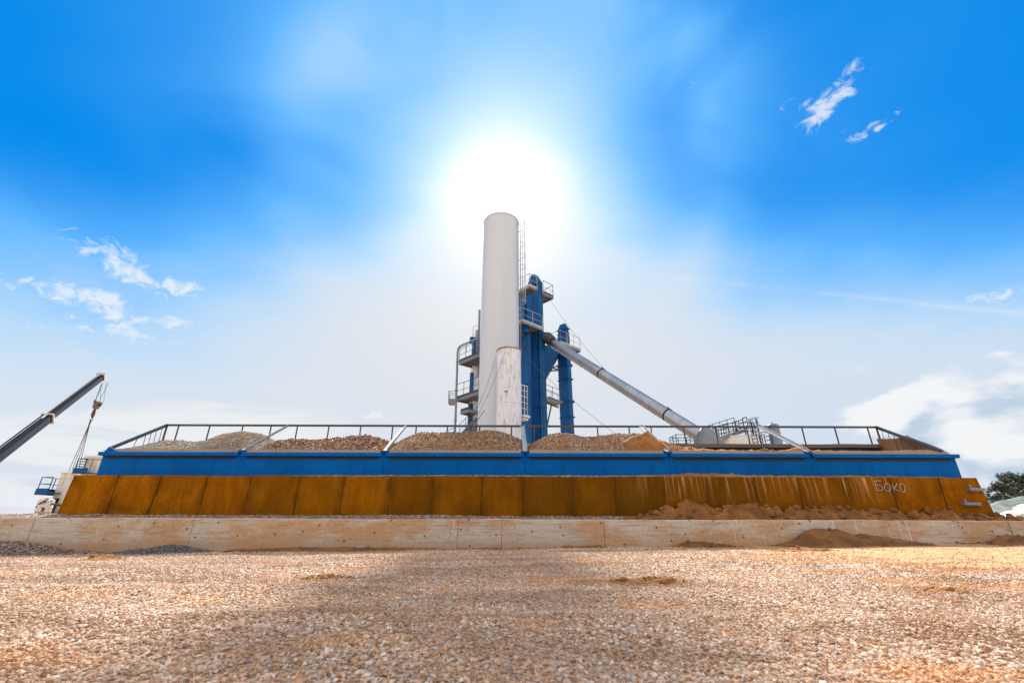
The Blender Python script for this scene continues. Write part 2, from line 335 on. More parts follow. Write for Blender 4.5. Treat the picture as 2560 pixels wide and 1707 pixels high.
def m_concrete(k, p):
    x = k.n('ShaderNodeSeparateXYZ', {0: p}).outputs['X']; z = k.n('ShaderNodeSeparateXYZ', {0: p}).outputs['Z']
    flat = k.n('ShaderNodeCombineXYZ', {0: x, 1: z}).outputs[0]
    big = k.noise(k.mapv(p, (0.35, 1, 0.8)), 2.0, 6, 0.6, 0.3)
    bed = k.noise(k.mapv(p, (0.9, 1, 13)), 2.0, 8, 0.66, 0.2)
    run = k.noise(k.mapv(p, (8, 1, 0.5)), 2.0, 6, 0.6)
    c = k.mix(k.ss(big, 0.42, 0.60), (0.49, 0.43, 0.365), (0.46, 0.275, 0.15))
    c = k.mix(k.m('MULTIPLY', k.ss(bed, 0.5, 0.66), 0.6), c, (0.30, 0.175, 0.095))
    c = k.mix(k.m('MULTIPLY', k.ss(run, 0.60, 0.75), 0.5), c, (0.62, 0.58, 0.52))
    grit = k.noise(k.mapv(p, (1, 1, 1)), 22.0, 8, 0.75)
    c = k.mix(k.m('MULTIPLY', k.ss(grit, 0.48, 0.68), 0.5), c, (0.22, 0.145, 0.09))
    drip = k.m('MULTIPLY', k.ss(k.noise(k.mapv(p, (13, 1, 0.35), loc=(2, 0, 0)), 1.8, 4, 0.6), 0.60, 0.68), k.m('MULTIPLY', k.ss(x, 2.4, 3.2), k.ss(x, 9.5, 8.0)))
    c = k.mix(k.m('MULTIPLY', drip, 0.6), c, (0.70, 0.67, 0.63))
    scr = k.ss(k.voro(k.v('ADD', k.mapv(flat, (1.1, 3.6, 1), rot=(0, 0, 0.30)), k.scale(k.noise(p, 2.5, 4, 0.6, out='Color'), 0.4)), 1.2, 'DISTANCE_TO_EDGE', dim='2D'), 0.012, 0.003)
    c = k.mix(k.m('MULTIPLY', scr, k.m('MULTIPLY', k.ss(grit, 0.44, 0.58), 0.35)), c, (0.17, 0.11, 0.07))
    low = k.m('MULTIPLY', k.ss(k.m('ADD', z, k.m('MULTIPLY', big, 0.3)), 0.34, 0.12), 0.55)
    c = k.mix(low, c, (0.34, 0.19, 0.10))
    spot = k.ss(k.voro(k.v('ADD', flat, k.scale(k.noise(p, 9.0, 2, out='Color'), 0.03)), 2.0, dim='2D'), 0.055, 0.030)
    c = k.mix(k.m('MULTIPLY', spot, 0.75), c, (0.07, 0.045, 0.03))
    pit = k.ss(k.voro(k.v('ADD', flat, (7.3, 3.1, 0)), 9.0, dim='2D'), 0.11, 0.05)
    c = k.mix(k.m('MULTIPLY', pit, k.m('MULTIPLY', k.ss(big, 0.5, 0.6), 0.7)), c, (0.15, 0.09, 0.055))
    crack = k.ss(k.voro(k.v('ADD', k.mapv(p, (0.7, 0.01, 1.6)), k.scale(k.noise(p, 3.0, 5, 0.6, out='Color'), 0.35)), 1.6, 'DISTANCE_TO_EDGE'), 0.012, 0.003)
    c = k.mix(k.m('MULTIPLY', crack, k.m('MULTIPLY', k.ss(k.noise(p, 1.1, 3), 0.45, 0.65), 0.45)), c, (0.14, 0.09, 0.06))
    h = k.m('SUBTRACT', k.m('ADD', bed, k.m('MULTIPLY', k.noise(p, 30, 4, 0.6), 0.4)), k.m('ADD', k.m('MULTIPLY', spot, 1.2), crack))
    return {'Base Color': c, 'Roughness': 0.9, 'bump': (h, 0.35, 0.02)}
M['concrete'] = mat('stained_concrete', m_concrete)

def loose(name, c1, c2, c3, grain, bump=0.8, patch=0.45):     # gravel or sand of a heap
    def fn(k, p):
        cells = k.n('ShaderNodeSeparateColor', {0: k.voro(p, grain, out='Color')}).outputs[0]
        d = k.voro(p, grain)
        n = k.noise(p, 1.1, 5, 0.6, 0.4)
        c = k.ramp(cells, [(0.0, c1), (0.55, c2), (1.0, c3)])
        c = k.mix(k.m('MULTIPLY', k.ss(n, 0.42, 0.68), patch), c, (0.30, 0.125, 0.035))
        return {'Base Color': c, 'Roughness': 0.95, 'bump': (k.m('ADD', k.m('MULTIPLY', d, -1.0), k.noise(p, grain*0.35, 4, 0.6)), bump, 0.9/grain)}
    return mat(name, fn)
M['grav_grey'] = loose('grey_crushed_stone', (0.09, 0.08, 0.066), (0.215, 0.185, 0.145), (0.38, 0.32, 0.245), 34, 0.8, 0.6)
M['grav_coarse'] = loose('coarse_reddish_gravel', (0.08, 0.036, 0.022), (0.26, 0.125, 0.074), (0.52, 0.33, 0.215), 20, 0.9, 0.4)
M['grav_brown'] = loose('brown_gravel', (0.10, 0.055, 0.030), (0.265, 0.15, 0.08), (0.48, 0.32, 0.19), 28, 0.8, 0.55)
M['grav_dark'] = loose('dark_grey_gravel', (0.05, 0.05, 0.05), (0.13, 0.13, 0.13), (0.28, 0.27, 0.25), 40, 0.9, 0.1)
M['grav_mix'] = loose('mixed_brown_gravel', (0.07, 0.05, 0.045), (0.22, 0.15, 0.115), (0.50, 0.38, 0.30), 26, 1.0, 0.25)
def m_sand(c1, c2):
    def fn(k, p):
        n = k.noise(p, 2.6, 7, 0.62, 0.4); f = k.noise(p, 45, 4, 0.7)
        c = k.mix(k.ss(n, 0.32, 0.7), c1, c2)
        c = k.mix(k.m('MULTIPLY', k.ss(f, 0.5, 0.75), 0.4), c, tuple(x*0.5 for x in c1))
        return {'Base Color': c, 'Roughness': 0.96, 'bump': (k.m('ADD', k.m('MULTIPLY', n, 2.0), k.m('MULTIPLY', f, 0.5)), 0.8, 0.05)}
    return fn
M['sand'] = mat('orange_sand', m_sand((0.22, 0.083, 0.014), (0.40, 0.18, 0.050)))
M['sand_damp'] = mat('damp_brown_sand', m_sand((0.15, 0.055, 0.009), (0.30, 0.122, 0.027)))

SAND_X, SAND_Y = 5.2, 5.6
def sand_mask(k, p, wide=0.0):           # where orange sand lies over the yard gravel
    x = k.n('ShaderNodeSeparateXYZ', {0: p}).outputs['X']; y = k.n('ShaderNodeSeparateXYZ', {0: p}).outputs['Y']
    n = k.noise(k.mapv(p, (0.8, 1.6, 0.0)), 1.1, 6, 0.62, 0.5)
    zone = k.m('MULTIPLY', k.ss(x, 2.0, 6.0), k.ss(y, 3.2, 6.5))
    return k.ss(k.m('ADD', n, k.m('MULTIPLY', zone, 0.30)), 0.60-wide, 0.72-wide)
def m_ground(k, p):
    sm = sand_mask(k, p, 0.08)
    cells = k.n('ShaderNodeSeparateColor', {0: k.voro(p, 38, out='Color')}).outputs[0]; d = k.voro(p, 38)
    c = k.ramp(cells, [(0.0, (0.26, 0.16, 0.10)), (0.5, (0.44, 0.30, 0.20)), (1.0, (0.62, 0.50, 0.40))])
    n = k.noise(p, 5.0, 6, 0.65)
    s = k.mix(k.ss(n, 0.35, 0.7), (0.42, 0.20, 0.07), (0.64, 0.40, 0.21))
    c = k.mix(sm, c, s)
    return {'Base Color': c, 'Roughness': 0.95, 'bump': (k.m('ADD', k.m('MULTIPLY', d, -1.0), n), 0.8, 0.02)}
M['ground'] = mat('sandy_gravel_ground', m_ground)
def m_stone(k, p):
    oi = k.n('ShaderNodeObjectInfo'); r = oi.outputs['Random']
    c = k.ramp(r, [(0.0, (0.13, 0.075, 0.045)), (0.22, (0.48, 0.28, 0.155)), (0.42, (0.70, 0.50, 0.35)), (0.58, (0.62, 0.40, 0.26)), (0.68, (0.44, 0.41, 0.39)), (0.80, (0.76, 0.61, 0.48)), (1.0, (0.88, 0.82, 0.74))])
    sm = sand_mask(k, oi.outputs['Location'], 0.06)
    n = k.noise(p, 70, 4, 0.6)
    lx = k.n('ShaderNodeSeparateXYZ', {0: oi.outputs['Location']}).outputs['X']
    mid_x = k.m('EXPONENT', k.m('MULTIPLY', k.m('POWER', k.m('ABSOLUTE', k.m('DIVIDE', k.m('SUBTRACT', lx, 0.3), 2.6)), 2.0), -1.0))   # stones more orange towards the middle of the yard
    dust = k.m('ADD', k.m('MULTIPLY', k.ss(n, 0.36, 0.72), k.m('ADD', 0.25, k.m('MULTIPLY', mid_x, 0.5))), k.m('MULTIPLY', sm, 0.6), clamp=True)
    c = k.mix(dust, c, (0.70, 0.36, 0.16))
    big = k.noise(k.mapv(oi.outputs['Location'], (0.7, 1.5, 0)), 0.9, 5, 0.6, 0.4)
    c = k.mix(k.m('MULTIPLY', k.ss(big, 0.44, 0.62), 0.62), c, (0.30, 0.155, 0.075))
    return {'Base Color': c, 'Roughness': 0.85, 'bump': (n, 0.5, 0.005)}
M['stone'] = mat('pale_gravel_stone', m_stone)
M['earth'] = mat('stony_earth', m_sand((0.28, 0.17, 0.10), (0.40, 0.27, 0.18)))
def m_leaf(k, p):
    n = k.noise(p, 3.0, 3, 0.6)
    return {'Base Color': k.ramp(n, [(0.3, (0.030, 0.044, 0.028)), (0.55, (0.065, 0.085, 0.05)), (0.75, (0.12, 0.135, 0.075))]), 'Roughness': 0.6}
M['leaf'] = mat('dark_green_foliage', m_leaf)
M['bark'] = paint('brown_bark', (0.10, 0.07, 0.05), 0.9)
def m_net(k, p):
    n = k.noise(p, 1.2, 6, 0.6, 0.6); w = k.noise(k.mapv(p, (2, 2, 6)), 2.0, 5, 0.6)
    c = k.mix(k.ss(n, 0.35, 0.68), (0.11, 0.135, 0.11), (0.22, 0.25, 0.21))
    return {'Base Color': k.mix(k.m('MULTIPLY', k.ss(w, 0.55, 0.7), 0.5), c, (0.34, 0.35, 0.31)), 'Roughness': 0.9, 'bump': (w, 0.5, 0.1)}
M['net'] = mat('grey_green_netting', m_net)
M['grass'] = mat('short_green_grass', lambda k, p: {'Base Color': k.mix(k.noise(p, 6, 4), (0.06, 0.10, 0.02), (0.16, 0.20, 0.06)), 'Roughness': 0.9})
def m_stripes(k, p):
    x = k.n('ShaderNodeSeparateXYZ', {0: p}).outputs['X']; z = k.n('ShaderNodeSeparateXYZ', {0: p}).outputs['Z']
    s = k.m('FRACT', k.m('MULTIPLY', k.m('SUBTRACT', z, k.m('MULTIPLY', x, 0.55)), 4.6))
    return {'Base Color': k.mix(k.ss(s, 0.48, 0.54), (0.26, 0.12, 0.065), (0.03, 0.018, 0.018)), 'Roughness': 0.5}
M['stripes'] = mat('orange_and_black_stripes', m_stripes)

# ------------------------------------------------------------------ ground
def gh(x, y):
    f = 1.0 if (-20 < x < 20 and y < 9.9) else 0.0
    u = min(1.0, max(0.0, (y-3.5)/5.5)); til = 0.0125*max(-12, min(12, x-1.0))*u*u*(3-2*u) if f else 0.0
    rut = 0.0
    if f:
        for yc, am in ((2.6, .012), (3.9, .016), (5.7, .02)):
            q = y-yc-0.25*math.sin(x*0.21+yc); rut += am*(math.exp(-(q/.28)**2*1.0)-0.8*math.exp(-((q-.42)/.22)**2))
    return til + rut + f*(0.014*nz2(x, y, 0.55, 3.1, 3)+0.007*nz2(x, y, 2.2, 8.7, 2)) - 0.004
def ground():
    xs = np.concatenate([[-1500, -400, -120, -50, -25], np.arange(-16, 16.01, 0.16), [25, 50, 120, 400, 1500]])
    ys = np.concatenate([[-600, -100, -20, -4], np.arange(-0.4, 10.21, 0.10), [14, 30, 80, 250, 800, 2500]])
    b = MB(); nx = len(xs)
    for y in ys:
        for x in xs: b.v.append((x, y, gh(x, y)))
    for j in range(len(ys)-1):
        for i in range(nx-1): b.f.append((j*nx+i, j*nx+i+1, (j+1)*nx+i+1, (j+1)*nx+i))
    tag(b.build('ground', M['ground'], smooth=True, sharp=180), None, None, kind='structure')
ground()
def terrace():                           # raised yard held by the concrete wall
    b = MB(); b.box(-70, 70, 9.93, 120, -0.3, 0.47)
    tag(b.build('raised_terrain', M['earth']), None, None, kind='structure')
terrace()
def gravel():
    src = bpy.data.collections.new('gravel_stones')
    for i in range(14):
        bm = bmesh.new()
        ax = (1.0, 0.62+0.3*random.random(), 0.42+0.28*random.random())
        for _ in range(16):
            v = Vector((random.gauss(0, 1), random.gauss(0, 1), random.gauss(0, 1))).normalized()*(0.85+0.3*random.random())
            bm.verts.new((v.x*ax[0]*0.5, v.y*ax[1]*0.5, v.z*ax[2]*0.5))
        h = bmesh.ops.convex_hull(bm, input=bm.verts[:])
        bmesh.ops.delete(bm, geom=list({e for e in h['geom_interior'] if isinstance(e, bmesh.types.BMVert)}), context='VERTS')
        if i % 2: bmesh.ops.bevel(bm, geom=bm.edges[:], offset=0.06, segments=1, affect='EDGES')
        bmesh.ops.recalc_face_normals(bm, faces=bm.faces)
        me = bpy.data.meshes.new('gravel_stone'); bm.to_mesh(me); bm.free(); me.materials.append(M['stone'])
        o = bpy.data.objects.new('gravel_stone', me); src.objects.link(o)
    P = []; S = []
    def band(y0, y1, dens, smin, smax):
        xm = 1.55*y1+3.0; n = int(dens*2*xm*(y1-y0))
        x = rng.uniform(-xm, xm, n); y = rng.uniform(y0, y1, n)
        keep = np.abs(x) < 1.55*y+3.0
        x, y = x[keep], y[keep]; s = smin+(smax-smin)*rng.random(len(x))**2.2
        for a, b_, c in zip(x, y, s): P.append((a, b_, gh(a, b_)+c*0.16))
        S.extend(s)
    band(0.4, 2.8, 4000, 0.009, 0.031)
    band(2.8, 4.6, 2700, 0.011, 0.029)
    band(4.6, 7.0, 1350, 0.014, 0.033)
    band(7.0, 9.55, 750, 0.016, 0.036)
    PA = np.array(P); zone = np.clip((PA[:, 0]-1.5)/5.5, 0, 1)*np.clip((PA[:, 1]-3.4)/3.0, 0, 1)
    pn = np.array([mnoise.fractal(Vector((a*0.7, b_*1.3, 4.0)), 1.0, 2.1, 4) for a, b_, _ in P])
    drop = np.clip(zone*1.5+0.45*pn*(zone+0.6)-0.12, 0, 0.93)
    ok = rng.random(len(P)) > drop; P = PA[ok]; S = np.array(S)[ok]
    n = len(P); me = bpy.data.meshes.new('gravel')
    me.vertices.add(n); me.vertices.foreach_set('co', np.array(P, dtype=np.float32).ravel())
    a = me.attributes.new('siz', 'FLOAT', 'POINT'); a.data.foreach_set('value', np.array(S, dtype=np.float32))
    a = me.attributes.new('pick', 'INT', 'POINT'); a.data.foreach_set('value', rng.integers(0, 14, n).astype(np.int32))
    rot = np.stack([rng.normal(0, 0.35, n), rng.normal(0, 0.35, n), rng.uniform(0, 6.28, n)], 1).astype(np.float32)
    a = me.attributes.new('rot', 'FLOAT_VECTOR', 'POINT'); a.data.foreach_set('vector', rot.ravel())
    o = bpy.data.objects.new('gravel', me); COL.objects.link(o)
    g = bpy.data.node_groups.new('scatter_stones', 'GeometryNodeTree')
    g.interface.new_socket('Geometry', in_out='INPUT', socket_type='NodeSocketGeometry')
    g.interface.new_socket('Geometry', in_out='OUTPUT', socket_type='NodeSocketGeometry')
    gi = g.nodes.new('NodeGroupInput'); go = g.nodes.new('NodeGroupOutput'); L = g.links.new
    ci = g.nodes.new('GeometryNodeCollectionInfo'); ci.inputs['Collection'].default_value = src
    ci.inputs['Separate Children'].default_value = True; ci.inputs['Reset Children'].default_value = True
    ip = g.nodes.new('GeometryNodeInstanceOnPoints'); ip.inputs['Pick Instance'].default_value = True
    def na(name, t):
        nd = g.nodes.new('GeometryNodeInputNamedAttribute'); nd.data_type = t; nd.inputs[0].default_value = name
        return nd.outputs['Attribute']
    L(gi.outputs[0], ip.inputs['Points']); L(ci.outputs[0], ip.inputs['Instance'])
    L(na('pick', 'INT'), ip.inputs['Instance Index']); L(na('rot', 'FLOAT_VECTOR'), ip.inputs['Rotation']); L(na('siz', 'FLOAT'), ip.inputs['Scale'])
    L(ip.outputs[0], go.inputs[0])
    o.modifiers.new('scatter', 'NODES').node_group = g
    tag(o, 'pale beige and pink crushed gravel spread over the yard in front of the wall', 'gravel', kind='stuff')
gravel()

# ------------------------------------------------------------------ concrete wall, rusty plate wall, heaps
WY = 9.58
def concrete_wall():
    b = MB(); y1 = 9.96
    seams = [-16.5, at_xz(78, WY, .3).x, at_xz(478, WY, .3).x, at_xz(820, WY, .3).x, at_xz(1144, WY, .3).x, at_xz(1254, WY, .3).x, at_xz(1511, WY, .3).x, at_xz(1838, WY, .3).x, at_xz(2222, WY, .3).x, at_xz(2530, WY, .3).x, 16.5]
    for i in range(len(seams)-1):
        a, c = seams[i]+0.003, seams[i+1]-0.003; n = max(3, int((c-a)/0.15)); off = 0.006*((i*7) % 3-1)
        o = len(b.v)
        for j in range(n+1):
            x = a+(c-a)*j/n; zt = 0.525+0.012*nz2(x, 0, 1.2, 5.0)+0.004*((i*5) % 3-1); w = 0.010*nz2(x, 2, 1.5, 1.0)
            ch = 0.015+0.008*abs(nz2(x, 5, 6, 2.0))
            b.v += [(x, WY+off+w, -0.15), (x, WY+off+w*0.6, 0.2), (x, WY+off+w, zt-ch), (x, WY+off+w+ch, zt), (x, y1, zt), (x, y1, -0.15)]
        for j in range(n):
            for q in range(5): b.f.append((o+j*6+q, o+j*6+q+1, o+(j+1)*6+q+1, o+(j+1)*6+q))
        b.f.append(tuple(o+q for q in range(6))); b.f.append(tuple(o+n*6+q for q in range(6)))
    tag(b.build('concrete_wall', M['concrete'], smooth=True, sharp=30), 'low stained concrete retaining wall running across the yard below the rusty plates', 'wall')
concrete_wall()

def ico():
    bm = bmesh.new(); bmesh.ops.create_icosphere(bm, subdivisions=2, radius=1.0); r_ = [tuple(v.co) for v in bm.verts], [tuple(v.index for v in f.verts) for f in bm.faces]; bm.free(); return r_
ICO = ico()
def heap(name, m, prof, Yf, Ym, Yb, zf, zb, label, group=None, lump=0.03, step=0.05, cat='heap', lscale=3.0, seed=1.0, crag=0.0, sharpf=1.0, stones=0, ssize=(.015, .03), clods=0, csize=(.04, .1)):
    pts = sorted([(at(px, py, Ym).x, at(px, py, Ym).z) for px, py in prof])
    X = [p[0] for p in pts]; Z = [p[1] for p in pts]
    nx = max(8, int((X[-1]-X[0])/step)); ny = max(10, int((Yb-Yf)/step))
    b = MB()
    for j in range(ny+1):
        y = Yf+(Yb-Yf)*j/ny
        for i in range(nx+1):
            x = X[0]+(X[-1]-X[0])*i/nx; zt = float(np.interp(x, X, Z))
            if y <= Ym: t = (y-Yf)/(Ym-Yf); base = zf
            else: t = (Yb-y)/(Yb-Ym); base = zb
            t = max(0.0, t); s = t**sharpf if y <= Ym else t
            s = s*(1.15-0.15*s) if s < 1 else 1.0
            edge = min(1.0, 6*min(i, nx-i)/nx)
            z = base+(zt-base)*s
            z += lump*nz2(x, y, lscale, seed)*min(1, 3*t)*edge
            if crag: z += crag*(0.5-1.6*abs(mnoise.noise(Vector((x*2.6, y*5.0, seed))))-0.8*abs(mnoise.noise(Vector((x*6.0, y*9.0, seed+4)))))*min(1, 3*t)*edge
            b.v.append((x, y, z))
    for j in range(ny):
        for i in range(nx): b.f.append((j*(nx+1)+i, j*(nx+1)+i+1, (j+1)*(nx+1)+i+1, (j+1)*(nx+1)+i))
    rs = random.Random(int(seed*31)+nx); nv = len(b.v)
    def lump_at(v, r_, fine):                # a loose stone or a clod half sunk in the surface
        if fine: dirs = [(1, 0, 0), (-1, 0, 0), (0, 1, 0), (0, -1, 0), (0, 0, 1), (0, 0, -1)]; fs = [(0, 2, 4), (2, 1, 4), (1, 3, 4), (3, 0, 4), (2, 0, 5), (1, 2, 5), (3, 1, 5), (0, 3, 5)]
        else: dirs, fs = ICO
        a = rs.uniform(0, 6.28); ca, sa = math.cos(a), math.sin(a); sz = rs.uniform(.55, .9); sd = rs.uniform(0, 50); P = []
        for d in dirs:
            q = r_*(rs.uniform(.7, 1.2) if fine else 0.85+0.45*mnoise.noise(Vector(d)*1.4+Vector((sd, 0, 0))))
            P.append((v[0]+(d[0]*ca-d[1]*sa)*q, v[1]+(d[0]*sa+d[1]*ca)*q*.8, v[2]+d[2]*q*sz+r_*(.15 if fine else .2)))
        b.add(P, fs)
    for i in range(stones):
        v = b.v[rs.randrange(nv)]; w = b.v[rs.randrange(nv)]
        lump_at((v[0]+rs.uniform(-.5, .5)*step, v[1]+rs.uniform(-.5, .5)*step, v[2]), ssize[0]+(ssize[1]-ssize[0])*rs.random()**2, True)
    for i in range(clods): lump_at(b.v[rs.randrange(nv)], csize[0]+(csize[1]-csize[0])*rs.random()**2, False)
    o = b.build(name, m, smooth=True, sharp=180)
    return tag(o, label, cat, group)

RY = 10.38
def rusty_wall():
    xl0, xl1 = at_xz(135, RY, 0.5).x, at(185, 1190, RY+.04).x
    xr0, xr1 = at_xz(2499, RY, 0.5).x, at(2442, 1195, RY+.04).x
    ztop = at(1250, 1190, RY).z
    root = thing('steel_wall', ((xl0+xr0)/2, RY, 0.47), 'long wall of rusty orange steel plates standing on the concrete wall in front of the blue bins', 'wall')
    seams_px = [(297, 262), (404, 366), (520, 494), (630, 606), (749, 731), (860, 848), (976, 968), (1083, 1078), (1206, 1203), (1308, 1306), (1430, 1434), (1537, 1543), (1656, 1666), (1764, 1774), (1886, 1897), (1993, 2010), (2110, 2132), (2224, 2250), (2345, 2376)]
    tops = [xl1]+[at(t, 1192, RY+.04).x for t, _ in seams_px]+[xr1]
    bots = [xl0]+[at(q, 1287, RY).x for _, q in seams_px]+[xr0]
    b = MB(); w = MB(); rs = random.Random(4); tone = []; edge = []
    tones = [.95, .88, .74, .80, .62, .58, .70, .42, .55, .52, .26, .34, .22, .42, .30, .40, .46, .58, .80, .95]
    for i in range(len(tops)-1):
        o = 0.012*rs.random(); o2 = 0.012*rs.random(); zt = ztop+0.006*rs.uniform(-1, 1)
        x0, x1, u0, u1 = bots[i], bots[i+1], tops[i], tops[i+1]
        n = 16; k0 = len(b.v)
        for r_ in range(n+1):
            for c_ in range(n+1):
                u = c_/n; v = r_/n
                x = (x0+(x1-x0)*u)*(1-v)+(u0+(u1-u0)*u)*v; z = 0.42+(zt-0.42)*v
                y = RY+0.04*v+o+(o2-o)*u-0.012*math.sin(math.pi*u)*math.sin(math.pi*v)+0.006*nz2(x, z, 1.5, 2.0)
                b.v.append((x, y, z))
        for r_ in range(n):
            for c_ in range(n):
                q = k0+r_*(n+1)+c_; b.f.append((q, q+1, q+n+2, q+n+1))
        # rolled top edge
        b.add([(u0, RY+.04+o, zt), (u1, RY+.04+o2, zt), (u1, RY+.07+o2, zt+.004), (u0, RY+.07+o, zt+.004)], [(0, 1, 2, 3)])
        tone += [tones[min(i, 19)]]*(len(b.v)-k0); edge += [max(0.0, 1-min(c_, n-c_)/3.0) for r_ in range(n+1) for c_ in range(n+1)]+[0.0]*(len(b.v)-k0-(n+1)**2)
        if i:
            pts = []
            for s in range(9):
                v = s/8; pts.append((x0*(1-v)+u0*v+0.006*rs.uniform(-1, 1), RY+0.04*v+0.010, 0.44+(zt-0.44)*v))
            w.tube(pts, [0.009+0.013*rs.random() for _ in pts], 5)
    po = b.build('plate', M['rust'], root, smooth=True, sharp=30)
    at_ = po.data.attributes.new('tone', 'FLOAT', 'POINT'); at_.data.foreach_set('value', np.array(tone, dtype=np.float32))
    at_ = po.data.attributes.new('edge', 'FLOAT', 'POINT'); at_.data.foreach_set('value', np.array(edge, dtype=np.float32))
    w.build('weld_seam', M['rust_dark'], root, smooth=True)
    for (xa, xb, y) in ((2420, 2460, 1222), (2407, 2449, 1258)):
        p, q = at(xa, y, RY-.01), at(xb, y+1, RY-.01)
        h = MB(); h.bar(p, q, 0.07, 0.05)
        h.bar(p+Vector((0.02, -0.05, 0.0)), p+Vector((0.02, -0.05, 0.0))+Vector((0.0, 0, 0.09)), 0.03)
        h.bar(p-Vector((0, 0, .045)), q-Vector((0, 0, .035)), 0.09, 0.010)
        h.build('bracket', M['grey_tank'], root)
    # hand-written word
    def pt(x, y):
        px, py = 2160+x/5.6, 1040+y/5.6
        q = at(px, py, RY); v = (q.z-0.42)/(ztop-.42)
        return at(px, py, RY+0.04*v-0.022)
    L = MB()
    def stroke(ps, w=0.0085):
        L.tube([pt(*p) for p in ps], w, 6)
    def oval(cx, cy, rx, ry, sh):
        stroke([(cx+rx*math.cos(t)+sh*(math.sin(t)), cy+ry*math.sin(t)) for t in [2*math.pi*i/18 for i in range(19)]])
    stroke([(135, 908), (180, 902), (238, 906)]); stroke([(145, 905), (160, 965), (183, 1036)])
    stroke([(160, 965), (205, 965), (245, 980), (265, 1008), (258, 1030), (225, 1038), (180, 1038)])
    oval(326, 996, 42, 56, 10)
    stroke([(392, 948), (410, 1005), (430, 1062)]); stroke([(462, 940), (440, 985), (414, 1008)]); stroke([(420, 1003), (455, 1030), (492, 1060)])
    oval(537, 1003, 36, 60, 10)
    for i, v in enumerate(L.v): L.v[i] = (v[0], v[1], v[2])
    L.build('chalk_lettering', M['chalk'], root)
rusty_wall()

# gravel and sand lying on the ledge between the walls
def ledge():
    b = MB(); n = 420; ys = [9.95, 10.05, 10.18, 10.30, 10.37]
    for j, y in enumerate(ys):
        for i in range(n+1):
            x = -14+28*i/n; t = j/4
            z = 0.505+0.095*t+0.018*t*nz2(x, y, 1.2, 4.0)+0.012*nz2(x, y, 9, 2.0)*t
            b.v.append((x, y, z))
    for j in range(4):
        for i in range(n): b.f.append((j*(n+1)+i, j*(n+1)+i+1, (j+1)*(n+1)+i+1, (j+1)*(n+1)+i))
    tag(b.build('gravel_ledge', M['grav_mix'], smooth=True, sharp=180), None, None, kind='structure')
ledge()
heap('sand_heap', M['sand_damp'], [(1560, 1292), (1610, 1287), (1636, 1282), (1648, 1268), (1662, 1261), (1680, 1263), (1690, 1272), (1702, 1252), (1716, 1247), (1728, 1250), (1745, 1260), (1775, 1268), (1800, 1274), (1818, 1266), (1840, 1259), (1870, 1257), (1905, 1259), (1930, 1266), (1955, 1273), (1975, 1268), (1995, 1263), (2015, 1270), (2040, 1271), (2070, 1266), (2100, 1270), (2140, 1275), (2230, 1276), (2300, 1278), (2340, 1275), (2362, 1272), (2395, 1282), (2440, 1286), (2490, 1288), (2530, 1297), (2580, 1300)],
     9.99, 10.27, 10.42, 0.50, 0.54, 'lumpy damp brown sand spilled along the foot of the rusty plates', lump=0.03, step=0.025, lscale=9.0, seed=5.0, crag=0.11, clods=170, csize=(.025, .12), stones=900, ssize=(.008, .02))
# ------------------------------------------------------------------ heaps at the foot of the concrete wall
def foot(name, m, prof, label, Yf, seed, lump=0.02, **kw):
    gz = gh(at(prof[len(prof)//2][0], 1370, 9.3).x, 9.2)
    return heap(name, m, prof, Yf, 9.45, 9.66, gz-0.03, gz, label, 'heaps at the foot of the concrete wall', lump, 0.04, seed=seed, **{**(dict(stones=2500, ssize=(.010, .03)) if name == 'gravel_heap' else dict(crag=.03, clods=40, csize=(.015, .05), stones=500, ssize=(.006, .016))), **kw})
foot('gravel_heap', M['grav_mix'], [(-200, 1362), (-60, 1352), (20, 1352), (75, 1356), (105, 1363), (150, 1370), (210, 1378), (260, 1384), (330, 1389)], 'low heap of mixed brown gravel against the left end of the concrete wall', 8.75, 2.0)
foot('gravel_heap', M['grav_dark'], [(290, 1381), (340, 1374), (390, 1368), (430, 1361), (452, 1361), (470, 1367), (490, 1373), (520, 1377)], 'small dark grey gravel heap at the foot of the concrete wall', 9.0, 3.0)
foot('sand_heap', M['sand_damp'], [(1660, 1372), (1690, 1364), (1710, 1354), (1740, 1352), (1770, 1356), (1800, 1357), (1830, 1362), (1880, 1370)], 'very low brown sand heap in front of the streaked part of the concrete wall', 9.0, 4.0)
foot('sand_heap', M['sand_damp'], [(1930, 1366), (1960, 1357), (1990, 1342), (2020, 1326), (2040, 1319), (2080, 1320), (2110, 1327), (2130, 1335), (2160, 1334), (2190, 1340), (2230, 1346), (2270, 1353), (2330, 1360), (2390, 1366)], 'largest brown sand heap leaning against the concrete wall below the writing', 8.75, 6.0, lump=0.03)
foot('sand_heap', M['sand_damp'], [(2330, 1366), (2430, 1358), (2475, 1352), (2492, 1341), (2520, 1335), (2560, 1339), (2640, 1345), (2760, 1350)], 'reddish sand bank along the right end of the concrete wall', 8.7, 8.0)
foot('dirt_strip', M['sand_damp'], [(560, 1378), (700, 1371), (820, 1366), (900, 1368), (1000, 1370), (1100, 1373), (1250, 1369), (1400, 1368), (1440, 1360), (1470, 1362), (1500, 1361), (1515, 1369), (1640, 1372)], 'thin dark strip of dirt along the middle of the concrete wall foot', 9.2, 9.0, lump=0.01)

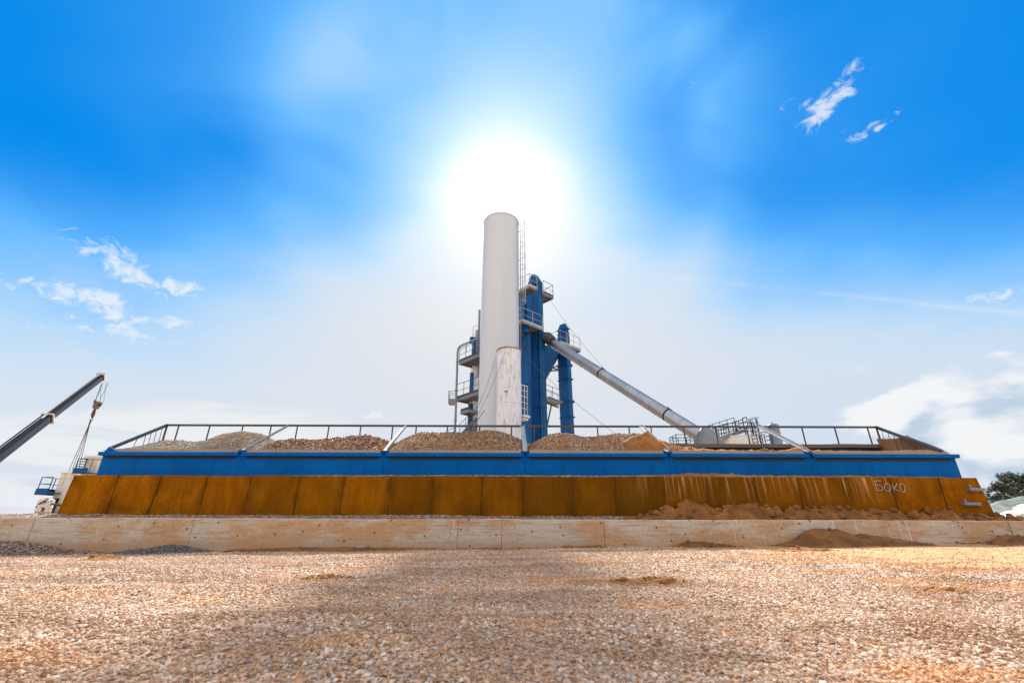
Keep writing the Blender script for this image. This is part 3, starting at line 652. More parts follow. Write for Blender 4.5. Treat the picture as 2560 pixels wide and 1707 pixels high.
def clump(px, py, w, d, h, lab, seed):
    c = ray(px, py); c = EYEV+c*((gh(0, 5)-EYE)/c.z); b = MB(); n = 26
    for j in range(n+1):
        for i in range(n+1):
            u, v = 2*i/n-1, 2*j/n-1; x, y = c.x+u*w, c.y+v*d; r_ = math.hypot(u, v)+0.35*nz2(x, y, 2.2, seed)
            z = gh(x, y)+max(-0.03, h*(0.75-r_)*(0.5+1.6*abs(nz2(x, y, 8.0, seed)))+0.5*h*nz2(x, y, 14, seed)); b.v.append((x, y, z))
    for j in range(n):
        for i in range(n): q = j*(n+1)+i; b.f.append((q, q+1, q+n+2, q+n+1))
    rs = random.Random(int(seed*7)); nv = len(b.v)
    for _ in range(90):
        v = b.v[rs.randrange(nv)]; r_ = .008+.03*rs.random()**3; o = Vector((rs.uniform(0, 50), 0, 0))
        b.add([(v[0]+d[0]*r_*(1+.5*mnoise.noise(Vector(d)*1.5+o)), v[1]+d[1]*r_, v[2]+d[2]*r_*.7) for d in ICO[0]], ICO[1])
    tag(b.build('sand_clump', M['sand'], smooth=True, sharp=180), lab, 'sand', 'clumps of sand on the gravel')
clump(262, 1384, .35, .25, .07, 'small bright orange clump of sand near the left gravel heaps', 1.0)
clump(815, 1446, .32, .16, .05, 'small orange clump of sand left of the chimney shadow', 2.0)
clump(1640, 1456, .62, .13, .045, 'long flat strip of orange sand in mid yard, right of the chimney shadow', 3.0)
clump(2010, 1384, .6, .3, .06, 'dark orange crumbs of sand in front of the largest sand heap', 4.0)
clump(2350, 1480, .45, .14, .04, 'thin orange sand patch at the right side of the yard', 6.0)

# ------------------------------------------------------------------ the row of six blue feed bins
BF, BB = 10.95, 12.75                    # front plate and back rim
ZT = at(1280, 1133, BF).z                # top of the blue flange
ZB = at(1280, 1108, BB).z; ZR = at(1280, 1065, BB).z
ZLOW = 0.47
bx = [at(px, 1136, BF).x for px in (258, 604, 961, 1313, 1670, 2022, 2384)]
bin_info = [
    ('blue feed bin at the left end of the row, holding grey crushed stone', (444, 522, 605, 676)),
    ('second blue feed bin from the left, holding coarse reddish gravel', (742, 821, 901, 981)),
    ('third blue feed bin from the left, below the white chimney', (1040, 1118, 1199, 1279)),
    ('fourth blue feed bin from the left, below the slanting metal duct', (1335, 1414, 1494, 1573)),
    ('fifth blue feed bin from the left, nearly empty in front of the railed tank', (1628, 1710, 1790, 1868)),
    ('blue feed bin at the right end of the row with a crumpled brown side plate', (1925, 2006, 2088, 2170))]
for i, (lab, posts) in enumerate(bin_info):
    x0, x1 = bx[i]+0.004, bx[i+1]-0.004
    root = thing('feed_bin', ((x0+x1)/2, (BF+BB)/2, ZLOW), lab, 'feed bin', 'blue feed bins in a row')
    MB().box(x0, x1, BF, BF+0.02, ZLOW, ZT-0.02).build('front_plate', M['bin_blue'], root)
    g = 0.10 if i < 5 else -0.06; gl = 0.10 if i else -0.06
    MB().box(x0+(0.04 if i else -0.06), x1-(0.04 if i < 5 else -0.06), BF-0.085, BF+0.06, ZT-0.085, ZT).build('top_flange', M['bin_blue'], root)
    MB().box(x0+0.14, x1-0.14, BF-0.012, BF-0.001, ZT-0.150, ZT-0.088).build('gap_shade_strip', M['rubber_and_shade'], root)  # black strip standing in for the shade in the gap below the flange
    # weathered board leaning back above the flange
    lb = MB(); n = 24; zt0 = at(1280, 1124.5, BF+.06).z
    for (y, z) in ((BF-0.03, ZT+0.002), (BF+0.06, zt0), (BF+0.09, zt0), (BF+0.10, ZT)):
        for j in range(n+1):
            x = x0+0.10+(x1-x0-0.20)*j/n; lb.v.append((x, y, z+0.008*nz2(x, i, 1.5, 2.0)*(z > ZT+.01)))
    for r_ in range(3):
        for j in range(n): lb.f.append((r_*(n+1)+j, r_*(n+1)+j+1, (r_+1)*(n+1)+j+1, (r_+1)*(n+1)+j))
    lb.build('lip_board', M['board'], root)
    # side walls, tapering hopper body, back wall
    for xs_ in (x0, x1-0.015): MB().box(xs_, xs_+0.015, BF+0.021, BB, 1.2, ZT-.03).build('side_wall', M['bin_blue'], root)
    hp = MB(); a, c = x0+0.02, x1-0.02
    hp.hexa([(a+.9, BF+.7, .62), (c-.9, BF+.7, .62), (c-.9, BB-.6, .62), (a+.9, BB-.6, .62), (a, BF+.03, 1.5), (c, BF+.03, 1.5), (c, BB-.03, 1.5), (a, BB-.03, 1.5)])
    hp.build('hopper_body', M['inner'], root)
    bw = MB(); bw.box(x0, x1, BB, BB+0.02, ZLOW, ZB); bw.build('back_wall', M['inner'], root)
    rm = MB(); n = 30; zl = at(1280, 1116.5, BB-0.10).z
    for (y, z, wob) in ((BB-0.10, zl, 1), (BB-0.02, ZB, 1), (BB+0.05, ZB+0.004, 1), (BB+0.05, zl, 0)):
        for j in range(n+1):
            x = x0+(x1-x0)*j/n; rm.v.append((x, y-0.012*wob*nz2(x, 1, 1.3, 7.), z+0.015*wob*nz2(x, i, 1.1, 3.0)))
    for r_ in range(3):
        for j in range(n): rm.f.append((r_*(n+1)+j, r_*(n+1)+j+1, (r_+1)*(n+1)+j+1, (r_+1)*(n+1)+j))
    rm.build('back_board', M['back_brown'] if i > 3 else M['board'], root)
    # rail along the back
    xa = at(418, 1063, BB).x if i == 0 else x0; xb = at(2190, 1066, BB).x if i == 5 else x1
    MB().box(xa, xb, BB-0.022, BB+0.022, ZR-0.028, ZR+0.028).build('guard_rail', M['dark_steel'], root)
    for px in posts:
        x = at(px, 1075, BB).x
        MB().tube([(x, BB, ZB-0.2), (x, BB, ZR-0.02)], 0.020, 8).build('post', M['dark_steel'], root, smooth=True)
    if i in (0, 5):                      # sloping rail along the end of the row
        sx = 1 if i == 0 else -1
        e0 = at(272, 1122, BF+.02) if i == 0 else at(2352, 1128, BF+.02); e1 = Vector((xa if i == 0 else xb, BB, ZR))
        MB().bar(e0, e1, 0.05, 0.075).build('end_rail', M['dark_steel'], root)
        MB().tube([(e1.x, BB, ZB-0.2), (e1.x, BB, ZR)], 0.026, 8).build('post', M['dark_steel'], root, smooth=True)
        rd = MB()
        for t in (0.46, 0.60, 0.70, 0.80, 0.91):
            p = e0.lerp(e1, t); rd.tube([p, (p.x+0.02*sx, p.y-(0.12 if t == 0.46 else 0), p.z-0.55)], 0.008, 5)
        rd.build('rod', M['dark_steel'], root)
        if i == 0: MB().plate([(e0.x-.07*sx, BF-.02, ZT+.003), (e0.x+.30*sx, BF-.02, ZT+.003), (e0.x+.03*sx, BF-.02, e0.z+.05)], (0, .04, 0)).build('rail_foot', M['bin_blue'], root)
        X = x0-0.01 if i == 0 else x1+0.0
        if i == 0:
            MB().plate([(X, BF+.03, ZLOW), (X, BB, ZLOW), (X, BB, ZB-.05), (X, BF+.03, ZT-.02)], (0.008, 0, 0)).build('end_wall', M['bin_blue'], root)
        else:
            MB().plate([(X, BF+.03, ZLOW), (X, BB, ZLOW), (X, BB, ZT+.2), (X, BF+.03, ZT-.02)], (0.008, 0, 0)).build('end_wall', M['bin_blue'], root)
            sp = MB(); n = 26; m_ = 8        # crumpled plate climbing along the end rail
            for r_ in range(m_+1):
                for j in range(n+1):
                    t = j/n; y = BF+0.02+(BB-BF-0.05)*t; v = r_/m_
                    top = ZT+0.03+0.62*min(1, t/0.52)**0.9 if t < 0.52 else ZT+0.65-0.04*math.sin((t-.52)*9)
                    z = (ZT-.02)*(1-v)+top*v
                    x = x1-0.10-0.10*t+0.05*v*math.sin(t*13)*(.4+t)+0.03*nz2(y*2, z*2, 1.3, 1.0)-0.25*v*max(0, t-.45)
                    sp.v.append((x, y, z))
            for r_ in range(m_):
                for j in range(n): q = r_*(n+1)+j; sp.f.append((q, q+1, q+n+2, q+n+1))
            sp.build('crumpled_plate', M['brown_plate'], root, smooth=True, sharp=60)
    if i < 5:                            # strut across the divider, with its blue foot
        top = at((718, 1013, 1306, 1600, 1893)[i], 1065, BB); bot = Vector((bx[i+1], BF+0.02, ZT+0.06))
        st = MB(); st.bar(bot, top, 0.105, 0.018); st.bar(bot+Vector((.05, 0, .03)), top+Vector((.05, 0, .03)), 0.012, 0.07)
        st.build('strut', M['galv_light'], root)
        ft = MB()
        for s in (-0.05, 0.05): ft.box(bot.x+s-.010, bot.x+s+.010, BF-0.02, BF+0.10, ZT+.001, ZT+0.06)
        ft.box(bot.x-.06, bot.x+.06, BF-.04, BF-.021, ZT+.001, ZT+.02)
        ft.build('strut_foot', M['blue'], root)

PILES = 'heaps of aggregate in the feed bins'
def pile(name, m, prof, label, lump, seed, Ym=11.85, Yb=BB-0.08, zb=0.15, **kw):
    return heap(name, m, prof, BF+0.08, Ym, Yb, ZT+0.05, ZT+zb, label, PILES, lump, 0.045, seed=seed, **kw)
pile('gravel_heap', M['grav_grey'], [(326, 1125), (350, 1117), (380, 1108), (410, 1101), (440, 1100), (470, 1102), (495, 1104), (515, 1100), (540, 1090), (565, 1083), (590, 1079), (615, 1078), (640, 1081), (665, 1089), (685, 1099), (700, 1110), (708, 1122)], 'two-humped heap of grey crushed stone in the leftmost bin', 0.02, 1.0, stones=9000, ssize=(.006, .015))
pile('gravel_heap', M['grav_coarse'], [(648, 1124), (672, 1110), (700, 1099), (735, 1096), (780, 1099), (825, 1096), (870, 1091), (910, 1088), (940, 1091), (965, 1099), (980, 1110), (990, 1122)], 'heap of coarse reddish gravel between the two left struts', 0.035, 2.0, lscale=7.0, Ym=11.8, stones=7000, ssize=(.012, .032))
pile('gravel_heap', M['grav_brown'], [(968, 1124), (985, 1112), (1005, 1099), (1030, 1086), (1060, 1080), (1100, 1081), (1150, 1081), (1190, 1077), (1225, 1075), (1255, 1079), (1280, 1089), (1300, 1097), (1312, 1108), (1322, 1124)], 'highest brown gravel heap, right below the white chimney', 0.02, 3.0, stones=9000, ssize=(.008, .019))
pile('gravel_heap', M['grav_brown'], [(1312, 1124), (1330, 1108), (1352, 1096), (1372, 1086), (1395, 1082), (1420, 1084), (1450, 1090), (1485, 1092), (1520, 1086), (1550, 1082), (1585, 1083), (1610, 1086), (1640, 1098), (1665, 1112), (1680, 1124)], 'brown gravel heap below the blue elevators', 0.02, 4.0, stones=9000, ssize=(.008, .018))
pile('sand_heap', M['sand'], [(1480, 1125), (1520, 1116), (1550, 1105), (1580, 1092), (1605, 1083), (1622, 1079), (1632, 1086), (1642, 1096), (1655, 1100), (1668, 1105), (1682, 1112), (1700, 1117), (1740, 1120), (1780, 1124), (1850, 1126), (1950, 1126), (2010, 1126)], 'orange sand heap sliding down into the fifth bin', 0.02, 5.0, lscale=7.0, Ym=11.45, Yb=12.1, zb=-.35, crag=0.05, clods=70, csize=(.02, .08), stones=500, ssize=(.008, .02))
pile('sand_heap', M['sand'], [(1950, 1126), (1975, 1121), (1990, 1117), (2012, 1119), (2035, 1124), (2100, 1126), (2200, 1126), (2280, 1124), (2320, 1124), (2345, 1128)], 'thin layer of orange sand in the rightmost bin', 0.015, 6.0, lscale=7.0, Ym=11.15, Yb=11.9, zb=-.35, crag=0.02, clods=50, csize=(.015, .04))
# sand and chips caught on the ledge between bins and rusty plates
def fill(name, m, prof, label, seed, lump):
    return heap(name, m, prof, RY+0.06, RY+0.22, BF-0.01, at(1280, 1192, RY+.06).z-.02, 1.35, label, None, lump, 0.04, seed=seed, lscale=9.0)
fill('gravel_heap', M['grav_mix'], [(590, 1189), (700, 1187), (900, 1187), (1100, 1186.5), (1300, 1187), (1500, 1188), (1620, 1187)], 'thin line of gravel lying behind the top edge of the rusty plates', 2.0, 0.012)
fill('sand_heap', M['sand'], [(1520, 1189), (1640, 1186), (1700, 1184), (1715, 1181.5), (1745, 1182), (1770, 1185), (1790, 1181), (1805, 1184), (1830, 1183), (1850, 1187), (1950, 1188), (2050, 1189), (2120, 1188), (2250, 1190), (2360, 1192)], 'orange sand caught behind the top edge of the rusty plates', 4.0, 0.02)

# ------------------------------------------------------------------ chimney and silo
def cyl_at(pxl, pxr, y, Y):
    a, c = at(pxl, y, Y), at(pxr, y, Y); return (a.x+c.x)/2, (c.x-a.x)/2
CY = 27.0
ccx, cr = cyl_at(1190, 1297, 1080, CY); ccx += 0.06; cr = cr*0.985
CTOP = at(1250, 529, CY-cr).z
def chimney():
    root = thing('chimney', (ccx, CY, 0.47), 'tall white round steel chimney hiding the sun', 'chimney')
    zs = at(1230, 988, CY-cr).z
    b = MB(); b.lathe([(cr, .4), (cr, zs), (cr+.012, zs+.005), (cr+.012, zs+.05), (cr*.995, zs+.06), (cr, CTOP*.6), (cr, CTOP), (cr*.96, CTOP), (cr*.96, CTOP-1.5)], ccx, CY, 96)
    b.build('shell', M['chimney'], root, smooth=True)
    MB().lathe([(cr, CTOP-.16), (cr+.04, CTOP-.15), (cr+.04, CTOP-.09), (cr, CTOP-.08)], ccx, CY, 96).build('top_ring', M['chimney'], root, smooth=True)
    lug = MB(); p = Vector((ccx-cr*.97, CY-.1, CTOP-.02)); lug.plate([p, p+Vector((0.09, 0, 0)), p+Vector((0.02, 0, .28)), p+Vector((-.03, 0, .30))], (0, .05, 0)); lug.build('lug', M['galv'], root)
    # caged ladder on the right flank
    lx = ccx+cr+.10; ly = CY-.35; z0 = at(1298, 892, ly).z; z1 = CTOP-.05; zc = at(1305, 757, ly).z
    s = MB()
    for dy in (-.22, .22): s.tube([(lx, ly+dy, z0), (lx, ly+dy, z1)], .028, 6)
    s.build('ladder_rail', M['galv'], root)
    z = z0
    while z < z1: MB().tube([(lx, ly-.22, z), (lx, ly+.22, z)], .014, 5).build('rung', M['galv'], root); z += .42
    for z in (z0+.5, zc, (zc+z1)/2, z1-1): MB().tube([(lx, ly, z), (ccx+cr*.9, ly+.1, z)], .02, 5).build('ladder_bracket', M['galv'], root)
    c = MB(); z = zc
    while z < z1+.3:
        c.tube([(lx+.0+.36*math.sin(t)*1.0, ly-.34*math.cos(t), z) for t in [math.pi*i/10 for i in range(11)]], .018, 5); z += .95
    for t in (0.5, 1.05, 1.57, 2.1, 2.64): c.tube([(lx+.36*math.sin(t), ly-.34*math.cos(t), zc), (lx+.36*math.sin(t), ly-.34*math.cos(t), z1+.2)], .014, 5)
    c.build('ladder_cage', M['galv_light'], root)
    # brackets for the guy wires, seen as dark slanting bars near the foot
    q0, q1 = at(1212, 1024, CY-cr-.15), at(1190, 1056, CY-cr-.15)
    MB().tube([q0, q1], .02, 5).build('stay_bar', M['dark_steel'], root)
    MB().lathe([(cr+.012, at(1230, 1076, CY-cr).z), (cr+.04, at(1230, 1076, CY-cr).z+.01), (cr+.04, at(1230, 1076, CY-cr).z+.05), (cr+.01, at(1230, 1076, CY-cr).z+.06)], ccx, CY, 96).build('base_ring', M['chimney'], root, smooth=True)
chimney()
SY = 24.7
def silo():
    sx, sr = cyl_at(1240.5, 1303, 1040, SY); zt = at(1270, 866, SY-sr).z
    root = thing('silo', (sx, SY, 0.47), 'short weathered white steel silo standing in front of the chimney', 'silo')
    z1 = at(1270, 1003, SY-sr).z; z2 = at(1270, 942, SY-sr).z
    b = MB(); b.lathe([(sr, .4), (sr, z1-.03), (sr+.015, z1-.025), (sr+.015, z1+.02), (sr, z1+.03), (sr, z2), (sr+.008, z2+.004), (sr+.008, z2+.025), (sr, z2+.03), (sr, z2+.45), (sr+.006, z2+.455), (sr+.006, z2+.48), (sr, z2+.485), (sr, zt)], sx, SY, 72)
    # vertical weld
    b.bar((sx+.12, SY-sr-.001, .4), (sx+.12, SY-sr-.001, z1), .02, .01)
    b.build('shell', M['silo'], root, smooth=True)
    t = MB(); t.lathe([(sr, zt-.08), (sr+.05, zt-.07), (sr+.05, zt), (sr*.5, zt+.09), (0.01, zt+.12)], sx, SY, 72); t.build('rim', M['rim'], root, smooth=True)
    mk = MB()
    p = at(1265, 978, SY-sr-.01); mk.box(p.x-.1, p.x+.1, p.y-.004, p.y+.01, p.z-.03, p.z+.03); mk.build('name_plate', M['dark_steel'], root)
silo()

# ------------------------------------------------------------------ plant tower pieces (all turned about 42 degrees)
TH = R(42); E1 = Vector((math.cos(TH), math.sin(TH), 0)); E2 = Vector((-math.sin(TH), math.cos(TH), 0))
def solve(C, e, px):                     # how far along e until the photo column px
    lo, hi = 0.0, 12.0; s = 1 if proj(C+e*.5)[0] > proj(C)[0] else -1
    for _ in range(40):
        m_ = (lo+hi)/2
        if (proj(C+e*m_)[0]-px)*s < 0: lo = m_
        else: hi = m_
    return lo
def cbox(b, pxc, py, Y, pxl, pxr, z0, z1, L1=None, L2=None):
    C = at(pxc, py, Y)
    L1 = L1 or solve(C, E1, pxr); L2 = L2 or solve(C, E2, pxl)
    b.slab(C, E1, L1, E2, L2, z0, z1)
    return C, L1, L2
def railing(b, pts, h=1.05, r=.022, every=0.9, toe=None, mids=(0.5,)):
    for p, q in zip(pts, pts[1:]):
        p, q = Vector(p), Vector(q); n = max(1, round((q-p).length/every)); up = Vector((0, 0, 1))
        b.tube([p+up*h, q+up*h], r, 6)
        for m_ in mids: b.tube([p+up*h*m_, q+up*h*m_], r*.7, 6)
        for i in range(n+1):
            x = p.lerp(q, i/n); b.tube([x, x+up*h], r, 6)
        if toe: toe.bar(p+up*.08, q+up*.08, .012, .16)
def platform(root, C, L1, L2, z, open1=False, rails='front', thick=.14, h=1.05, m='galv', rm='galv_light'):
    b = MB(); b.slab(C, E1, L1, E2, L2, z-.03, z)
    a = [C, C+E1*L1, C+E1*L1+E2*L2, C+E2*L2]; a = [Vector((p.x, p.y, z-thick/2-.03)) for p in a]
    for p, q in zip(a, a[1:]+a[:1]): b.bar(p, q, .06, thick)
    n = max(2, int(L2/.5))
    for i in range(1, n): b.bar(a[0].lerp(a[3], i/n), a[1].lerp(a[2], i/n), .05, thick*.7)
    b.build('platform', M[m], root)
    r_ = MB(); a = [Vector((p.x, p.y, z)) for p in a]
    sets = {'front': [a[3], a[0], a[1]], 'all': [a[0], a[1], a[2], a[3], a[0]], 'right': [a[0], a[1], a[2]], 'left': [a[2], a[3], a[0]], 'r': [a[0], a[1]], 'l': [a[3], a[0]]}[rails]
    toe = MB(); railing(r_, sets, h, toe=toe)
    r_.build('guard_rail', M[rm], root); toe.build('kick_plate', M[rm], root)

def elevator_main():
    Y = 29.6; C0 = at(1350, 1000, Y)
    root = thing('bucket_elevator', (C0.x, C0.y, .47), 'tallest blue bucket elevator right behind the chimney with railed platforms', 'elevator', 'blue bucket elevators')
    zh = at(1346, 834, Y).z; zt = at(1346, 702, Y).z; zr = at(1336, 687, Y+.3).z
    b = MB(); C, L1, L2 = cbox(b, 1350, 1000, Y, 1328, 1366, .45, zh)
    for e, L in ((E1, L1), (E2, L2)):     # corner angles and seams down the casing
        for t in (0, .42, 1): b.bar(Vector((C.x, C.y, .45))+e*L*t-(E1+E2)*.01, Vector((C.x, C.y, zh))+e*L*t-(E1+E2)*.01, .05)
    for z in np.arange(1.2, zh, 2.2): b.slab(C-(E1+E2)*.05, E1, L1+.1, E2, L2+.1, z, z+.05)
    b.build('casing', M['blue'], root)
    h = MB(); Ch, H1, H2 = cbox(h, 1347, 780, Y, 1317, 1358, zh, zt)
    for t in (0, .5, 1): h.bar(Vector((Ch.x, Ch.y, zh))+E2*H2*t-(E1+E2)*.01, Vector((Ch.x, Ch.y, zt))+E2*H2*t-(E1+E2)*.01, .05)
    h.build('head_casing', M['blue'], root)
    a = [Ch, Ch+E1*H1, Ch+E1*H1+E2*H2, Ch+E2*H2]; rf = MB()
    rp = [Vector((p.x, p.y, zt)) for p in a]; tp = [Vector((p.x, p.y, zr+.1)) for p in (Ch+E2*H2*.35, Ch+E1*H1+E2*H2*.35, Ch+E1*H1+E2*H2*.6, Ch+E2*H2*.6)]
    rf.hexa(rp+tp); rf.build('roof', M['blue'], root)
    bx_ = MB(); cbox(bx_, 1312, 790, Y+1.0, 1290, 1322, zh, at(1312, 728, Y+1).z); bx_.build('side_chute', M['blue'], root)
    mo = MB(); p = at(1331, 706, Y-.1); mo.tube([p, p+E1*.5], .14, 10); mo.build('motor', M['dark_steel'], root, smooth=True)
    # column beside the elevator
    c2 = MB(); z2 = at(1322, 834, Y-.6).z; CA, A1, A2 = cbox(c2, 1321, 960, Y-.6, 1293, 1328, .45, z2)
    for z in np.arange(1.5, z2, 2.6): c2.slab(CA-(E1+E2)*.04, E1, A1+.08, E2, A2+.08, z, z+.05)
    for t in (0, .5): c2.bar(Vector((CA.x, CA.y, .45))+E2*A2*t-(E1+E2)*.01, Vector((CA.x, CA.y, z2))+E2*A2*t-(E1+E2)*.01, .05)
    c2.build('side_column', M['blue'], root)
    cc = MB(); p = at(1313, 828, Y-.7); cc.tube([Vector((p.x, p.y, z2-.01)), Vector((p.x, p.y, z2+.5))], .3, 14); cc.build('outlet_pipe', M['blue'], root, smooth=True)
    # platforms
    P = at(1324, 714, Y-1.2); platform(root, P, solve(P, E1, 1343), solve(P, E2, 1288), P.z, rails='front')
    P = at(1358, 731, Y+.1); platform(root, P, solve(P, E1, 1383), 1.5, P.z, rails='right', rm='dark_steel')
    P = at(1306, 802, Y-1.6); platform(root, P, solve(P, E1, 1357), 2.6, P.z, rails='front')
    # pale little railed landing beside the silo
    pa, pb = at(1303, 1040, 26.5), at(1319, 1044, 26.8)
    f = MB(); f.bar(pa, pb, .5, .14); f.bar(pa-Vector((0, 0, .17)), pb-Vector((.1, 0, .17)), .4, .1); f.build('landing', M['white'], root)
    g = MB(); railing(g, [pa+Vector((0, -.24, .05)), pb+Vector((0, -.24, .05)), pb+Vector((0, .24, .05))], at(1303, 966, 26.5).z-pa.z, .025, .3, mids=(.22, .42, .62, .82)); g.build('guard_rail', M['white'], root)
    # head of the duct comes in here
    el = MB(); q = at(1366, 846, Y+.2); el.tube([q+Vector((-.2, .1, .15)), q+Vector((.1, 0, .05)), q+Vector((.35, -.05, -.25)), at(1380, 856, 29.6)], [.42, .44, .42, .35], 16); el.build('duct_elbow', M['dark_steel'], root, smooth=True)
elevator_main()
def elevator_small():
    Y = 32.8; C0 = at(1423, 1000, Y)
    root = thing('bucket_elevator', (C0.x, C0.y, .47), 'shorter blue bucket elevator standing apart on the right with one railed top platform', 'elevator', 'blue bucket elevators')
    zt = at(1410, 838, Y).z; b = MB()
    C, L1, L2 = cbox(b, 1421, 960, Y, 1397, 1430, .45, zt)
    b.bar(Vector((C.x, C.y, .45))+E2*L2*.66-(E1+E2)*.01, Vector((C.x, C.y, zt))+E2*L2*.66-(E1+E2)*.01, .05)
    b.build('casing', M['blue'], root)
    for y, w in ((910, .10), (945, .05), (1001, .10), (1040, .04)):
        z = at(1421, y, Y).z; fl = MB(); fl.slab(C-(E1+E2)*.07, E1, L1+.14, E2, L2+.14, z-w/2, z+w/2); p = C+E1*(L1+.1); fl.box(p.x-.1, p.x+.05, p.y-.1, p.y+.1, z-w, z+w); fl.build('flange', M['blue'], root)
    h = MB(); z0 = zt; zs = [(at(1410, y, Y).z, g) for y, g in ((838, 0), (830, .05), (829, -.02), (822, .0), (821, .06), (818, .06))]
    Ch, H1, H2 = C, L1*.9, L2*.9
    for (za, g), (zb, g2) in zip(zs, zs[1:]): h.slab(Ch-(E1+E2)*g, E1, H1+2*g, E2, H2+2*g, za, zb+.001)
    zz = zs[-1][0]; a = [Ch, Ch+E1*H1, Ch+E1*H1+E2*H2, Ch+E2*H2]; top = at(1406, 809, Y+.3).z; cen = Ch+E1*H1*.5+E2*H2*.5
    h.hexa([Vector((p.x, p.y, zz)) for p in a]+[Vector((p.x, p.y, 0))*.55+Vector((cen.x, cen.y, 0))*.45+Vector((0, 0, top)) for p in a])
    h.build('head', M['blue'], root)
    P = at(1401, 856, Y-1.2); platform(root, P, solve(P, E1, 1451), solve(P, E2, 1376), P.z, rails='front')
    # inverted hopper between the elevators
    hp = MB(); hz1 = at(1380, 866, Y-.6).z; hz0 = at(1363, 946, Y-.6).z
    T = [at(1360, 870, Y-.9), at(1402, 876, Y-.6), at(1402, 876, Y+.9), at(1358, 870, Y+.9)]; Bq = [at(1352, 946, Y-.5), at(1364, 946, Y-.5), at(1364, 946, Y), at(1352, 946, Y)]
    hp.hexa([Vector((p.x, p.y, hz0)) for p in Bq]+[Vector((p.x, p.y, hz1)) for p in T]); hp.build('hopper', M['blue'], root)
    fr = MB()
    for (xa, ya, xb, yb) in ((1362, 914, 1396, 924), (1365, 928, 1397, 912), (1372, 928, 1397, 925), (1362, 905, 1380, 926)): fr.bar(at(xa, ya, Y-.3), at(xb, yb, Y), .09)
    fr.build('support_frame', M['dark_steel'], root)
    P = at(1363, 1001, Y-1.0); e = MB()
    q0, q1 = at(1362, 996, Y-.8), at(1398, 1010, Y-.3)
    e.bar(q0, q1, 1.3, .05); e.bar(q0-Vector((0, .6, .1)), q1-Vector((0, .6, .1)), .07, .16); e.bar(q0+Vector((0, .6, -.1)), q1+Vector((0, .6, -.1)), .07, .16); e.build('walkway', M['galv'], root)
    g = MB(); railing(g, [q0+Vector((0, -.6, 0)), q1+Vector((0, -.6, 0))], .95, .022, .8); g.build('guard_rail', M['dark_steel'], root); g = MB(); railing(g, [q0+Vector((0, .6, 0)), q1+Vector((0, .6, 0))], .95, .022, .8); g.build('guard_rail', M['dark_steel'], root)
    MB().bar(at(1378, 1014, Y-.5), at(1366, 1072, Y-.5), .11).build('brace', M['dark_steel'], root)
elevator_small()
